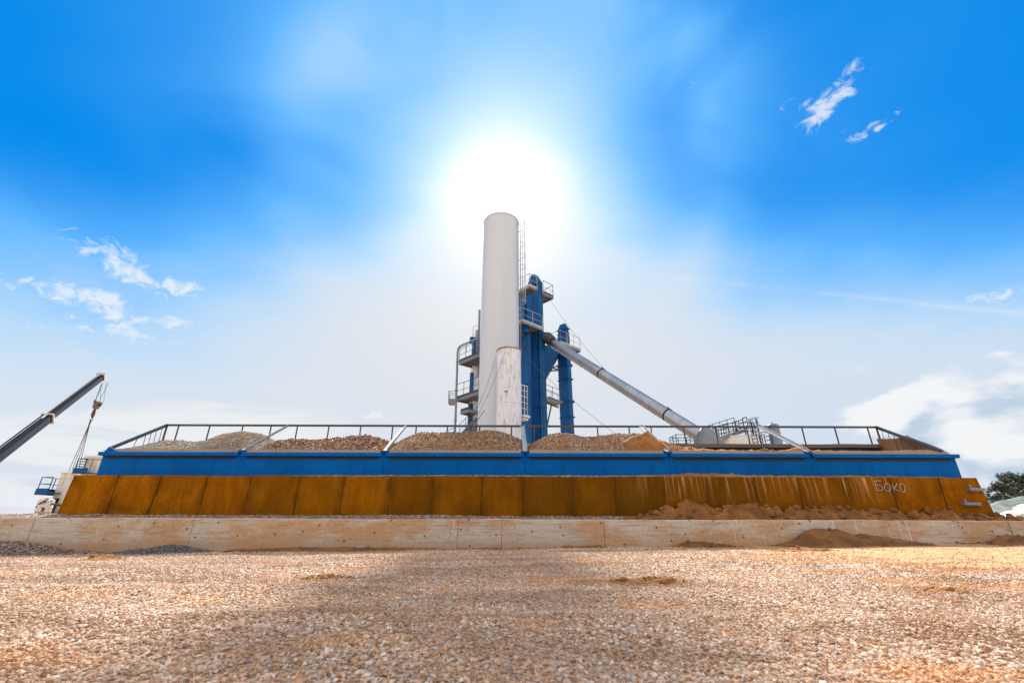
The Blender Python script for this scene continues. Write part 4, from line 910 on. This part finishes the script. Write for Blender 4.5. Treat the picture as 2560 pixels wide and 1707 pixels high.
def mixing_tower():
    Y = 31.0; C0 = at(1180, 1000, Y)
    root = thing('mixing_tower', (C0.x, C0.y, .47), 'grey and blue mixing tower half hidden behind the left side of the chimney', 'tower')
    b = MB()
    for (pc, l, r_, y0, y1, YY) in ((1186, 1181, 1200, 842, 885, Y), (1179, 1174, 1184, 930, 980, Y-.3), (1176, 1169, 1181, 1008, 1092, Y), (1187, 1184, 1200, 925, 1000, Y+.4)):
        cbox(b, pc, (y0+y1)/2, YY, l, r_, at(pc, y1, YY).z, at(pc, y0, YY).z)
    b.build('blue_casing', M['blue'], root)
    w = MB(); x, r_ = cyl_at(1177, 1203, 915, Y+.6); w.lathe([(r_, .45), (r_, at(1180, 838, Y+.6).z), (r_*.4, at(1180, 830, Y+.6).z)], x, Y+.6, 24); w.build('core_shell', M['white'], root, smooth=True)
    v = MB(); x, r_ = cyl_at(1189, 1196, 850, Y-.8); v.lathe([(r_*.6, at(1192, 920, Y).z), (r_*.6, at(1192, 860, Y).z), (r_, at(1192, 850, Y).z), (r_, at(1192, 838, Y).z), (r_*.7, at(1192, 836, Y).z)], x, Y-.8, 20)
    v.tube([at(1195, 940, Y-.6), at(1199, 775, Y-.6)], .09, 10); v.build('vent_pipe', M['galv'], root, smooth=True)
    p = MB(); pts = [at(1136.5, 1110, Y-2), at(1139, 1040, Y-2), at(1144, 885, Y-2)]
    up = [at(1144.5, 878, Y-2), at(1146, 871, Y-2), at(1150, 866, Y-2), at(1157, 862, Y-1.9), at(1190, 848, Y-1.2)]
    p.tube(pts+up, .075, 12)
    for y in (905, 975, 1050): q = at(1144-(y-885)*.033, y, Y-2); p.tube([q-Vector((0, 0, .04)), q+Vector((0, 0, .04))], .10, 12)
    p.build('dust_pipe', M['galv'], root, smooth=True)
    b2 = MB(); cbox(b2, 1179, 851, Y-.3, 1174, 1187, at(1179, 856, Y-.3).z, at(1179, 841, Y-.3).z); b2.build('gear_box', M['blue'], root)
    # platforms receding to the left: the near end is behind the chimney
    def plat(pxn, pyn, pxf, pyf, Yn, depth, h=1.05):
        n = at(pxn, pyn, Yn); d = E2; L = solve(n, d, pxf); platform(root, n, depth, L, n.z, rails='l', rm='dark_steel', h=h, thick=.2)
    plat(1196, 884, 1148, 905, Y-2.2, 1.5)
    plat(1196, 978, 1141, 1014, Y-2.0, 1.8)
    plat(1172, 1022, 1152, 1026, Y-1.0, .8, .1)
    q = at(1131, 1008, Y-.5); c = MB(); c.box(q.x-.26, q.x+.26, q.y-.3, q.y+.3, q.z-.08, q.z+.26); c.build('step_box', M['galv'], root)
    g = MB(); railing(g, [q+Vector((-.26, -.3, .2)), q+Vector((.26, -.3, .2)), q+Vector((.26, .3, .2)), q+Vector((-.26, .3, .2)), q+Vector((-.26, -.3, .2))], .62, .02, .5); g.build('guard_rail', M['dark_steel'], root)
    u = MB(); q0, q1 = at(1150, 880, Y-.8), at(1182, 866, Y-.8); railing(u, [q0-Vector((0, 0, .25)), q1-Vector((0, 0, .25))], .8, .02, .6); u.build('guard_rail', M['galv_light'], root); u = MB()
    q0, q1 = at(1182, 838, Y-.2), at(1198, 832, Y-.2); railing(u, [q0, q1], .7, .02, .6); u.build('guard_rail', M['galv_light'], root)
    # stair up from the ground at the left
    s = MB(); a, c_ = at(1148, 1092, Y-1.5), at(1192, 1046, Y-.5)
    for dx in (0, .75):
        o = Vector((dx*.7, dx*.7, 0)); s.bar(a+o, c_+o, .05, .24)
    for i in range(12):
        m_ = a.lerp(c_, i/11); s.bar(m_, m_+Vector((.52, .52, 0)), .22, .03)
    s.build('stair', M['galv'], root)
    g = MB(); railing(g, [a, c_], .85, .02, .7); railing(g, [at(1118, 1094, Y-1.5), at(1134, 1088, Y-1.5)], .5, .02, .5); g.build('stair_rail', M['dark_steel'], root)
mixing_tower()

# ------------------------------------------------------------------ duct, cone, tanks on the right
def duct():
    A = at(1378, 855, 29.8); Bp = at(1752, 1088, 20.8)
    root = thing('metal_duct', Bp, 'long shiny round metal duct slanting from the tall elevator down to the bins', 'duct')
    rr = .315
    b = MB(); n = 40; b.tube([A.lerp(Bp, i/n) for i in range(n+1)], rr, 36); b.build('pipe', M['duct'], root, smooth=True)
    for px in (1384, 1504, 1669):
        f = MB(); lo, hi = 0, 1
        for _ in range(30):
            m_ = (lo+hi)/2
            if proj(A.lerp(Bp, m_))[0] < px: lo = m_
            else: hi = m_
        q = A.lerp(Bp, lo); d = (Bp-A).normalized(); f.tube([q-d*.03, q+d*.03], rr+.025, 36)
        f.box(q.x+.02, q.x+.10, q.y-.05, q.y+.05, q.z+rr*.9, q.z+rr*.9+.11); f.build('flange', M['boom'], root, smooth=True)
    s = MB(); d = (Bp-A).normalized()
    for i in range(2, 26):
        if i % 2 == 0: q = A.lerp(Bp, i/26); s.tube([q-d*.006, q+d*.006], rr+.004, 36)
    s.build('seam', M['galv'], root, smooth=True)
    t = MB(); off = Vector((-.03, -.06, -rr-.10)); t.tube([A+off, Bp+off], .05, 8); t.tube([A+off+Vector((0, -.09, -.02)), Bp+off+Vector((0, -.09, -.02))], .025, 6); t.build('cable_tray', M['galv_light'], root)
    c = MB(); zt = at(1762, 1068, 20.4).z; x0, r0 = cyl_at(1738, 1806, 1106, 20.4); xt = at(1764, 1070, 20.4).x
    zb = at(1770, 1112, 20.4).z-.35; n = 32
    for (r_, z, cx) in ((r0*1.12, zb, x0), (r0, at(1770, 1100, 20.4).z, x0+.03), (r0*.30, zt, xt)):
        for j in range(n): c.v.append((cx+r_*math.cos(2*math.pi*j/n), 20.5+r_*math.sin(2*math.pi*j/n), z))
    for i in range(2):
        for j in range(n): c.f.append((i*n+j, i*n+(j+1) % n, (i+1)*n+(j+1) % n, (i+1)*n+j))
    c.f.append(tuple(range(2*n, 3*n)))
    c.bar((x0, 20.5-r0*1.0, zb), (xt, 20.5-r0*.3, zt), .03)
    c.build('cone', M['galv'], root, smooth=True, sharp=30)
    l = MB(); l.lathe([(r0*1.12, .45), (r0*1.12, zb+.005)], x0, 20.5, 24); l.build('drum', M['galv'], root, smooth=True)
duct()
def tanks():
    Y = 27.0; tx, tr = cyl_at(1796, 1888, 1100, Y); zt = at(1840, 1088, Y-tr).z
    root = thing('storage_tank', (tx, Y, .47), 'white ribbed storage tank with a dense roof railing and ladder cage', 'tank')
    b = MB(); n = 72; o = 0
    for z in (.4, zt):
        for j in range(n*2): r_ = tr+(.02 if j % 4 < 2 else 0); t = 2*math.pi*j/(n*2); b.v.append((tx+r_*math.cos(t), Y+r_*math.sin(t), z))
    for j in range(n*2): b.f.append((j, (j+1) % (n*2), n*2+(j+1) % (n*2), n*2+j))
    b.build('shell', M['white'], root)
    MB().lathe([(tr+.03, zt), (tr+.03, zt+.04), (.1, zt+.22), (.01, zt+.23)], tx, Y, 48).build('roof', M['white'], root, smooth=True)
    k = MB(); p = at(1844, 1086, Y-tr*.6); k.tube([p, p+Vector((0, 0, .3))], .04, 8); k.tube([p+Vector((0, 0, .2)), p+Vector((0, 0, .34))], .09, 8); k.build('valve', M['dark_steel'], root)
    g = MB(); pts = [(tx+tr*math.cos(t), Y+tr*math.sin(t), zt+.02) for t in [2*math.pi*i/12 for i in range(13)]]; railing(g, pts, at(1840, 1066, Y).z-zt, .022, .55, mids=(.33, .66)); g.build('roof_rail', M['dark_steel'], root)
    s = MB(); a, c = at(1768, 1106, Y-.8), at(1862, 1076, Y-.8); railing(s, [a, c], at(1862, 1048, Y-.8).z-c.z, .025, .55, mids=(.33, .66)); a2, c2 = a+Vector((0, 1.0, 0)), c+Vector((0, 1.0, 0)); railing(s, [a2, c2], 1.0, .022, .55, mids=(.5,))
    q = at(1872, 1073, Y-.8); railing(s, [c, q, q+Vector((0, 1, 0)), c2], .75, .022, .5, mids=(.33, .66)); s.build('stair_rail', M['dark_steel'], root)
    f = MB(); f.bar(a, c, .05, .2); f.bar(a2, c2, .05, .2)
    for i in range(14): m_ = a.lerp(c, i/13); f.bar(m_, m_+Vector((0, 1, 0)), .2, .03)
    f.build('stair', M['galv'], root)
    cg = MB(); q = at(1887, 1080, Y-.4)
    for y in (1045, 1056, 1067, 1078): cg.ring(at(1887, y, Y-.4).x, q.y, at(1887, y, Y-.4).z, .23, .014, 16)
    for t in range(7): cg.tube([(q.x+.23*math.cos(t), q.y+.23*math.sin(t), q.z-.6), (q.x+.23*math.cos(t), q.y+.23*math.sin(t), at(1887, 1045, Y-.4).z)], .012, 5)
    for dx in (-.2, .2): cg.tube([(q.x+dx-.1, q.y-.3, .5), (q.x+dx-.1, q.y-.3, at(1887, 1050, Y-.4).z)], .03, 6)
    cg.build('ladder_cage', M['dark_steel'], root)
    # two separate low railed walkways beside the tank
    for (xa, xb, y0, y1, lab) in ((1692, 1736, 1108, 1086, 'small dark railed walkway left of the metal cone'), (1908, 1928, 1108, 1080, 'small dark railed walkway between the railed tank and the grey tank')):
        YY = 24.0; p, q = at(xa, y0, YY), at(xb, y0, YY); r2 = thing('railed_walkway', (p.x, YY, .47), lab, 'walkway', 'railed walkways by the tanks')
        d = Vector((0, 1.0, 0)); w = MB(); w.slab(p, Vector((1, 0, 0)), q.x-p.x, Vector((0, 1, 0)), 1.0, p.z-.08, p.z-.01)
        for c in (p, q, p+d, q+d): w.bar((c.x, c.y, .45), (c.x, c.y, p.z-.08), .08)
        w.build('deck', M['galv'], r2)
        g = MB(); railing(g, [p, q, q+d, p+d, p], at(xa, y1, YY).z-p.z, .02, .45, mids=(.33, .66)); g.build('guard_rail', M['dark_steel'], r2)
    gx, gr = cyl_at(1924, 1951, 1090, 25.0); zt = at(1937, 1064, 25).z
    r3 = thing('tank', (gx, 25.0, .47), 'slim dark grey upright tank with a domed top beyond the right bins', 'tank')
    b = MB(); b.lathe([(gr, .45), (gr, zt), (gr*.85, zt+.06), (gr*.5, zt+.11), (.02, zt+.13)], gx, 25.0, 32); b.build('shell', M['grey_tank'], r3, smooth=True)
    MB().tube([(gx, 25, zt+.1), (gx, 25, zt+.2)], .04, 8).build('cap', M['grey_tank'], r3)
tanks()
def wires():
    def wire(p, q, lab):
        n = 14; pts = [p.lerp(q, i/n)-Vector((0, 0, .25*math.sin(math.pi*i/n))) for i in range(n+1)]
        tag(MB().tube(pts, .011, 5).build('guy_wire', M['rope']), lab, 'wire', 'steel guy wires')
    wire(at(1372, 745, 30.2), at(1510, 921, 26.9), 'guy wire from the top platform of the tall elevator to the slanting duct')
    wire(at(1302, 880, 27.6), at(1560, 1100, 24.5), 'guy wire crossing in front of both blue elevators down to the right')
    wire(at(1265, 874, 23.8), at(1190, 1046, 25.0), 'guy wire from the rim of the silo across the chimney down to the left')
    wire(at(1240, 893, 23.8), at(1189, 1030, 25.0), 'guy wire from the left side of the silo across the chimney')
wires()

# ------------------------------------------------------------------ crane with its load on the left
def crane():
    tip = at(252, 944, 27.0); far = at(0, 1137, 20.5); d = (tip-far).normalized(); mid = at(93, 1070, 23.2)
    back = far-d*9.0
    root = thing('mobile_crane', (back.x, back.y, .47), 'dark blue telescopic crane boom reaching in from the left edge', 'crane')
    side = d.cross(Vector((0, 0, 1))).normalized(); upv = side.cross(d).normalized()
    def sect(a, c, w, h, name, m, tp=1.0):
        b = MB(); P = []
        for p, f in ((a, 1), (c, tp)):
            for (s, t) in ((-.5, -.32), (-.32, -.5), (.32, -.5), (.5, -.32), (.5, .5), (-.5, .5)): P.append(p+side*w*f*s+upv*h*f*t)
        b.add(P, [tuple(range(5, -1, -1)), tuple(range(6, 12))]+[(i, (i+1) % 6, 6+(i+1) % 6, 6+i) for i in range(6)])
        return b.build(name, m, root)
    mid = far+d*(mid-far).dot(d)
    sect(back, mid, .40, .46, 'boom_base', M['boom']); sect(mid, tip, .33, .37, 'boom_extension', M['boom'])
    c = MB()
    for s in (-1, 1): c.bar(mid+side*.22*s-upv*.26, mid+side*.22*s+upv*.26, .09, .05, d)
    c.bar(mid+upv*.26-side*.22, mid+upv*.26+side*.22, .09, .05, d); c.bar(mid-upv*.26-side*.22, mid-upv*.26+side*.22, .09, .05, d); c.bar(mid+upv*.27-d*.5, mid+upv*.29, .07, .04)
    c.build('collar', M['white_rusty'], root)
    h = MB(); q = 0.72
    for s in (-.24, -.08, .08, .24): h.plate([tip-d*.10*q+upv*.36*q+side*s*q, tip+d*.34*q+upv*.38*q+side*s*q, tip+d*.60*q-upv*.28*q+side*s*q, tip+d*.42*q-upv*.40*q+side*s*q, tip-d*.06*q-upv*.28*q+side*s*q], side*.03)
    h.bar(tip+d*.45*q-upv*.34*q-side*.2, tip+d*.45*q-upv*.34*q+side*.2, .07); h.bar(tip-d*.08*q+upv*.36*q-side*.2, tip-d*.08*q+upv*.36*q+side*.2, .08)
    h.bar(tip-d*.45*q+upv*.32*q, tip-d*.1*q+upv*.44*q, .05); h.bar(tip+d*.55*q-upv*.28*q, tip+d*.80*q-upv*.30*q, .04)
    h.build('boom_head', M['head'], root)
    sh = MB()
    for s in (-.16, 0, .16): sh.tube([tip+d*.32*q+upv*.02*q+side*(s-.05)*q, tip+d*.32*q+upv*.02*q+side*(s+.05)*q], .19, 18)
    sh.build('sheave', M['dark_steel'], root, smooth=True)
    rp = MB(); rp.tube([back+upv*.40, mid+upv*.36, tip+upv*.32], .014, 5)
    HB = at(243, 1013, 27.0)
    tops = [at(258, 956, 26.9), at(254, 957, 27.2), at(272, 955, 26.9), at(266, 955, 27.2)]
    hz = HB.z+.22
    for i, t in enumerate(tops): rp.tube([t, (HB.x+(.12 if i > 1 else -.12)+.03*(i % 2), t.y, hz)], .012, 5)
    e = at(253, 962, 27.0); rp.tube([e, e-Vector((0, 0, 1.05))], .016, 5); rp.tube([e-Vector((0, 0, 1.0)), e-Vector((0, 0, 1.15))], .07, 8)
    rp.build('rope', M['rope'], root)
    hb = MB(); hb.plate([(HB.x-.17, 26.88, HB.z+.12), (HB.x-.08, 26.88, HB.z+.22), (HB.x+.17, 26.88, HB.z+.21), (HB.x+.17, 26.88, HB.z+.05), (HB.x+.03, 26.88, HB.z-.22), (HB.x-.14, 26.88, HB.z-.20)], (0, .24, 0)); o = hb.build('hook_block', M['stripes'], root)
    hk = MB(); z = HB.z-.20; x = HB.x-.05; hk.tube([(x, 27, z), (x, 27, z-.2), (x-.0, 27, z-.4), (x+.03, 27, z-.6)], [.05, .09, .10, .05], 10)
    hk.tube([(x+.08*math.sin(t), 27, z-.69+.08*math.cos(t)) for t in [math.pi*2*i/12 for i in range(11)]], .025, 8); hk.build('hook', M['sling'], o, smooth=True)
    # carrier standing outside the frame, so that the boom does not hang in the air
    bz = .47; cx, cy = back.x-1.2, back.y-.4
    MB().box(cx-3.5, cx+3.5, cy-1.2, cy+1.2, bz+.7, bz+1.3).build('chassis', M['boom'], root)
    MB().box(cx-1.6, cx+1.4, cy-1.0, cy+1.0, bz+1.31, max(bz+2.4, back.z+.2)).build('turntable', M['boom'], root)
    for ax in (-2.6, -1.3, 1.3, 2.6):
        for sy in (-1.05, 1.05): MB().tube([(cx+ax, cy+sy-.18, bz+.5), (cx+ax, cy+sy+.18, bz+.5)], .5, 20).build('wheel', M['rubber_and_shade'], root, smooth=True)
    return HB
HB = crane()
def load():
    Y = 27.0
    # white steel column that hangs in the slings
    ct = at(176, 1190, Y); cx = at_xz(178, Y, ct.z).x
    zt = at(178, 1184, Y).z; w = .62
    root = thing('steel_column', (cx, Y, .47), 'rusty white steel column hanging in the crane slings behind the left end of the rusty plates', 'column')
    b = MB(); b.box(cx-w/2, cx+w/2, Y-w/2, Y+w/2, .55, zt); b.bar((cx-w/2-.02, Y, zt-.25), (cx+w/2+.02, Y, zt-.25), w+.06, .04); b.build('shaft', M['white_rusty'], root)
    t = MB(); t.box(cx-w/2-.05, cx+w/2+.05, Y-w/2-.05, Y+w/2+.05, zt, zt+.06)
    for s in (-.26, -.08, .12, .3): t.box(cx+s-.04, cx+s+.04, Y-.04, Y+.04, zt+.06, zt+.18)
    t.tube([(cx+.42, Y-.2, zt-.05), (cx+.42, Y+.2, zt-.05)], .16, 12); t.build('cap_plate', M['white_rusty'], root)
    pz = at(140, 1232, Y-.6).z
    p = MB(); xl, xr = at(114, 1232, Y-.6).x, cx+.1; p.box(xl, xr, Y-1.1, Y+.6, pz-.02, pz+.02); p.box(xl, xr, Y-1.16, Y-1.1, pz-.12, pz+.22); p.box(xl-.06, xl, Y-1.16, Y+.6, pz-.12, pz+.22); p.build('platform', M['blue'], root)
    g = MB(); hh = at(126, 1199, Y-.6).z-pz; railing(g, [(xr, Y-1.12, pz+.1), (xl, Y-1.12, pz+.1), (xl, Y+.5, pz+.1)], hh, .022, .75); g.build('guard_rail', M['boom'], root)
    s = MB(); q = at(143, 1245, Y-.4); s.bar(q, (q.x-.02, q.y, q.z-.75), .14); s.build('brace', M['boom'], root)
    # slings
    tp = Vector((HB.x-.05, 27.0, HB.z-.98)); sl = MB()
    for dx, dy in ((-.26, 0), (-.08, 0), (.12, 0), (.3, 0)): sl.tube([tp, (cx+dx, Y+dy, zt+.14)], .016, 5)
    sl.tube([tp+Vector((0, 0, .05)), tp-Vector((0, 0, .45))], [.05, .03], 8)
    tag(sl.build('lifting_sling', M['sling']), 'four-legged rope sling hanging from the crane hook', 'sling')
    # flaking tank on legs
    Y2 = 26.0; tx, tr = cyl_at(97, 128, 1268, Y2); z0, z1 = at(112, 1281, Y2).z, at(112, 1247, Y2).z; tx = at_xz(112, Y2, (z0+z1)/2).x
    r2 = thing('tank', (tx, Y2, .47), 'small upright white tank with flaking paint on thin legs at the far left', 'tank')
    b = MB(); b.lathe([(.02, z0-.06), (tr*.8, z0), (tr, z0+.05), (tr, z1-.06), (tr*.8, z1), (.02, z1+.06)], tx, Y2, 28); b.build('shell', M['flaked'], r2, smooth=True)
    l = MB()
    for a in (.6, 2.5, 3.9, 5.5): l.tube([(tx+tr*.8*math.cos(a), Y2+tr*.8*math.sin(a), .45), (tx+tr*.8*math.cos(a), Y2+tr*.8*math.sin(a), z0+.1)], .025, 6)
    l.build('leg', M['white_rusty'], r2)
    pi = MB(); zz = (z0+z1)/2+.1; pi.tube([(tx+tr*.9, Y2, zz), (tx+tr+.55, Y2, zz-.05)], .05, 8); pi.build('inlet_pipe', M['sling'], r2)
    fr = MB(); pq = (tx+tr+.25, Y2, .5); railing(fr, [pq, (pq[0]+.45, Y2, .5)], z1-.35-.5, .02, .4, mids=(.5,)); fr.build('side_frame', M['dark_steel'], r2)
    bo = MB(); q = at(94, 1289, 25); bo.box(q.x-.22, q.x+.22, 24.8, 25.2, .47, q.z+.06); bo.box(q.x-.26, q.x+.26, 24.76, 25.24, q.z+.061, q.z+.12)
    tag(bo.build('wooden_box', M['board']), 'small brown box lying on the wall top below the flaking tank', 'box')
    # second white unit with blue platform peeping past the bins
    Y3 = 24.0; a, c = at(222, 1172, Y3), at(246, 1172, Y3); zt = at(233, 1148, Y3).z
    r3 = thing('machine_housing', ((a.x+c.x)/2, Y3, .47), 'white machine housing with a blue railed platform beside the left end of the bins', 'machine')
    b = MB(); b.box(a.x, c.x+.1, Y3-.35, Y3+.35, .5, zt); b.build('body', M['white_rusty'], r3)
    t = MB(); t.box(a.x-.06, c.x+.2, Y3-.42, Y3+.42, zt, zt+.12)
    for s in (.25, .6): t.box(a.x+s*.9-.03, a.x+s*.9+.03, Y3-.03, Y3+.03, zt+.12, zt+.30)
    t.bar((c.x+.14, Y3-.3, zt-.1), (c.x+.12, Y3-.3, zt-.55), .14); t.build('top_plate', M['white_rusty'], r3)
    pz = at(218, 1178, Y3-.6).z; xl = at(200, 1178, Y3-.6).x
    p = MB(); p.box(xl, c.x+.3, Y3-.9, Y3+.4, pz-.10, pz-.06); p.box(xl, c.x+.3, Y3-.95, Y3-.9, pz-.12, pz+.14); p.box(xl-.05, xl, Y3-.95, Y3+.4, pz-.12, pz+.14); p.build('platform', M['blue'], r3)
    g = MB(); railing(g, [(c.x+.1, Y3-.92, pz+.1), (xl, Y3-.92, pz+.1), (xl, Y3+.3, pz+.1)], at(208, 1148, Y3-.6).z-pz-.1, .02, .65, mids=(.25, .5, .75)); g.build('guard_rail', M['boom'], r3)
load()

# ------------------------------------------------------------------ right edge: bushes, netted mound, plastic sheets
def bush(px, py_top, Y, width, label, seed):
    rs = random.Random(seed); top = at(px, py_top, Y); x0 = top.x; base = .45; H = top.z-base
    root = thing('pine_tree', (x0, Y, base), label, 'tree', 'pine trees behind the mound')
    tr = MB(); limbs = []
    tr.tube([(x0, Y, base), (x0+.05, Y, base+H*.45), (x0-.03, Y+.05, base+H*.97)], [.16, .10, .02], 8)
    for i in range(26):
        z = base+H*(.12+.80*rs.random()); a = rs.uniform(0, 6.28); f = 1-((z-base)/H)**1.6*.75; L = width*.5*f*rs.uniform(.6, 1.1)
        p = Vector((x0, Y, z)); q = p+Vector((math.cos(a)*L, math.sin(a)*L, L*rs.uniform(.15, .55))); m_ = p.lerp(q, .55)-Vector((0, 0, .08*L))
        tr.tube([p, m_, q], [.04, .025, .01], 5); limbs.append((p, m_, q))
    tr.build('trunk', M['bark'], root)
    c = MB()
    def tuft(o, r, n):
        for _ in range(n):
            v = Vector((rs.gauss(0, 1), rs.gauss(0, 1), rs.gauss(0, .8)+.35)).normalized(); s = v.cross(Vector((rs.gauss(0, 1), rs.gauss(0, 1), rs.gauss(0, 1)))).normalized()*r*.11
            e = o+v*r*rs.uniform(.6, 1.0); b0 = o+v*r*.1
            c.add([b0-s, b0+s, e+s*.35, e-s*.35], [(0, 1, 2, 3)])
    for (p, m_, q) in limbs:
        for i in range(20):
            t = rs.random()**.6; o = (m_.lerp(q, (t-.5)*2) if t > .5 else p.lerp(m_, t*2))
            tuft(o+Vector((rs.gauss(0, .14), rs.gauss(0, .14), rs.gauss(0, .12)+.05)), rs.uniform(.14, .28), 10)
    for i in range(10): tuft(Vector((x0+rs.gauss(0, .1), Y, base+H*rs.uniform(.75, 1))), .22, 12)
    c.build('crown', M['leaf'], root)
bush(2496, 1202, 34.0, 3.4, 'dark green pine nearest to the right end of the rusty plates', 1)
bush(2527, 1184, 35.0, 3.8, 'tallest dark green pine behind the netted mound', 2)
bush(2560, 1190, 34.5, 3.6, 'dark green pine cut off by the right edge of the photo', 3)
bush(2600, 1196, 35.0, 3.8, 'dark green pine standing outermost beyond the right edge', 4)
def right_edge():
    heap('netted_mound', M['net'], [(2440, 1275), (2480, 1258), (2505, 1250), (2530, 1243), (2548, 1240), (2580, 1241), (2640, 1238), (2720, 1245)], 24.5, 27.5, 31, .5, .5, 'mound draped in grey green netting below the pines', None, .10, .16, cat='mound', lscale=1.2, seed=3.)
    b = MB(); rs = random.Random(5); p0 = at(2490, 1279, 22)
    for i in range(1500):
        x = p0.x+rs.uniform(-.3, 1.7); y = 22.5+rs.uniform(-1.0, 1.2); h = rs.uniform(.15, .42)*(.4+.6*math.exp(-(x-p0.x-.4)**2)); a = rs.uniform(0, 6.28); dx, dy = .02*math.cos(a), .02*math.sin(a)
        b.add([(x-dx, y-dy, .46), (x+dx, y+dy, .46), (x+dx*3+rs.uniform(-.06, .06), y+dy*3, .5+h)], [(0, 1, 2)])
    tag(b.build('grass', M['grass']), 'tuft of green grass at the foot of the netted mound', 'grass', kind='stuff')
    def sheet(prof_top, prof_bot, Ya, Yb, lab, m, seed):
        b = MB(); n = 30; k_ = 8
        for j in range(k_+1):
            for i in range(n+1):
                u = i/n; xa = prof_top[0][0]+(prof_top[-1][0]-prof_top[0][0])*u
                yt = float(np.interp(xa, [p[0] for p in prof_top], [p[1] for p in prof_top])); yb = float(np.interp(xa, [p[0] for p in prof_bot], [p[1] for p in prof_bot]))
                v = j/k_; q = at(xa, yb+(yt-yb)*v, Ya+(Yb-Ya)*v); b.v.append((q.x, q.y, q.z+.03*nz2(q.x, q.y, 2.5, seed)))
        for j in range(k_):
            for i in range(n): q = j*(n+1)+i; b.f.append((q, q+1, q+n+2, q+n+1))
        o = b.build('plastic_sheet', m, smooth=True, sharp=180); md = o.modifiers.new('thickness', 'SOLIDIFY'); md.thickness = .04
        tag(o, lab, 'plastic sheet', 'white plastic sheets on the ground')
    sheet([(2500, 1288), (2515, 1280), (2540, 1275), (2570, 1270), (2660, 1262)], [(2500, 1290), (2530, 1290), (2560, 1286), (2660, 1278)], 15.0, 16.6, 'lower white plastic sheet lying beside the right end of the rusty plates', M['plastic'], 1.)
    sheet([(2532, 1272), (2550, 1265), (2570, 1259), (2660, 1240)], [(2532, 1273), (2550, 1272), (2570, 1270), (2660, 1264)], 17.5, 19.0, 'upper white plastic sheet lying in front of the netted mound', M['plastic'], 2.)
    sheet([(2498, 1291), (2510, 1288), (2530, 1289), (2545, 1295)], [(2498, 1295), (2510, 1297), (2530, 1298), (2545, 1299)], 12.6, 13.6, 'small folded plastic sheet with a grey edge next to the sand at the wall end', M['plastic'], 3.)
right_edge()
for o in bpy.data.objects:
    if '_o' in o: del o['_o']
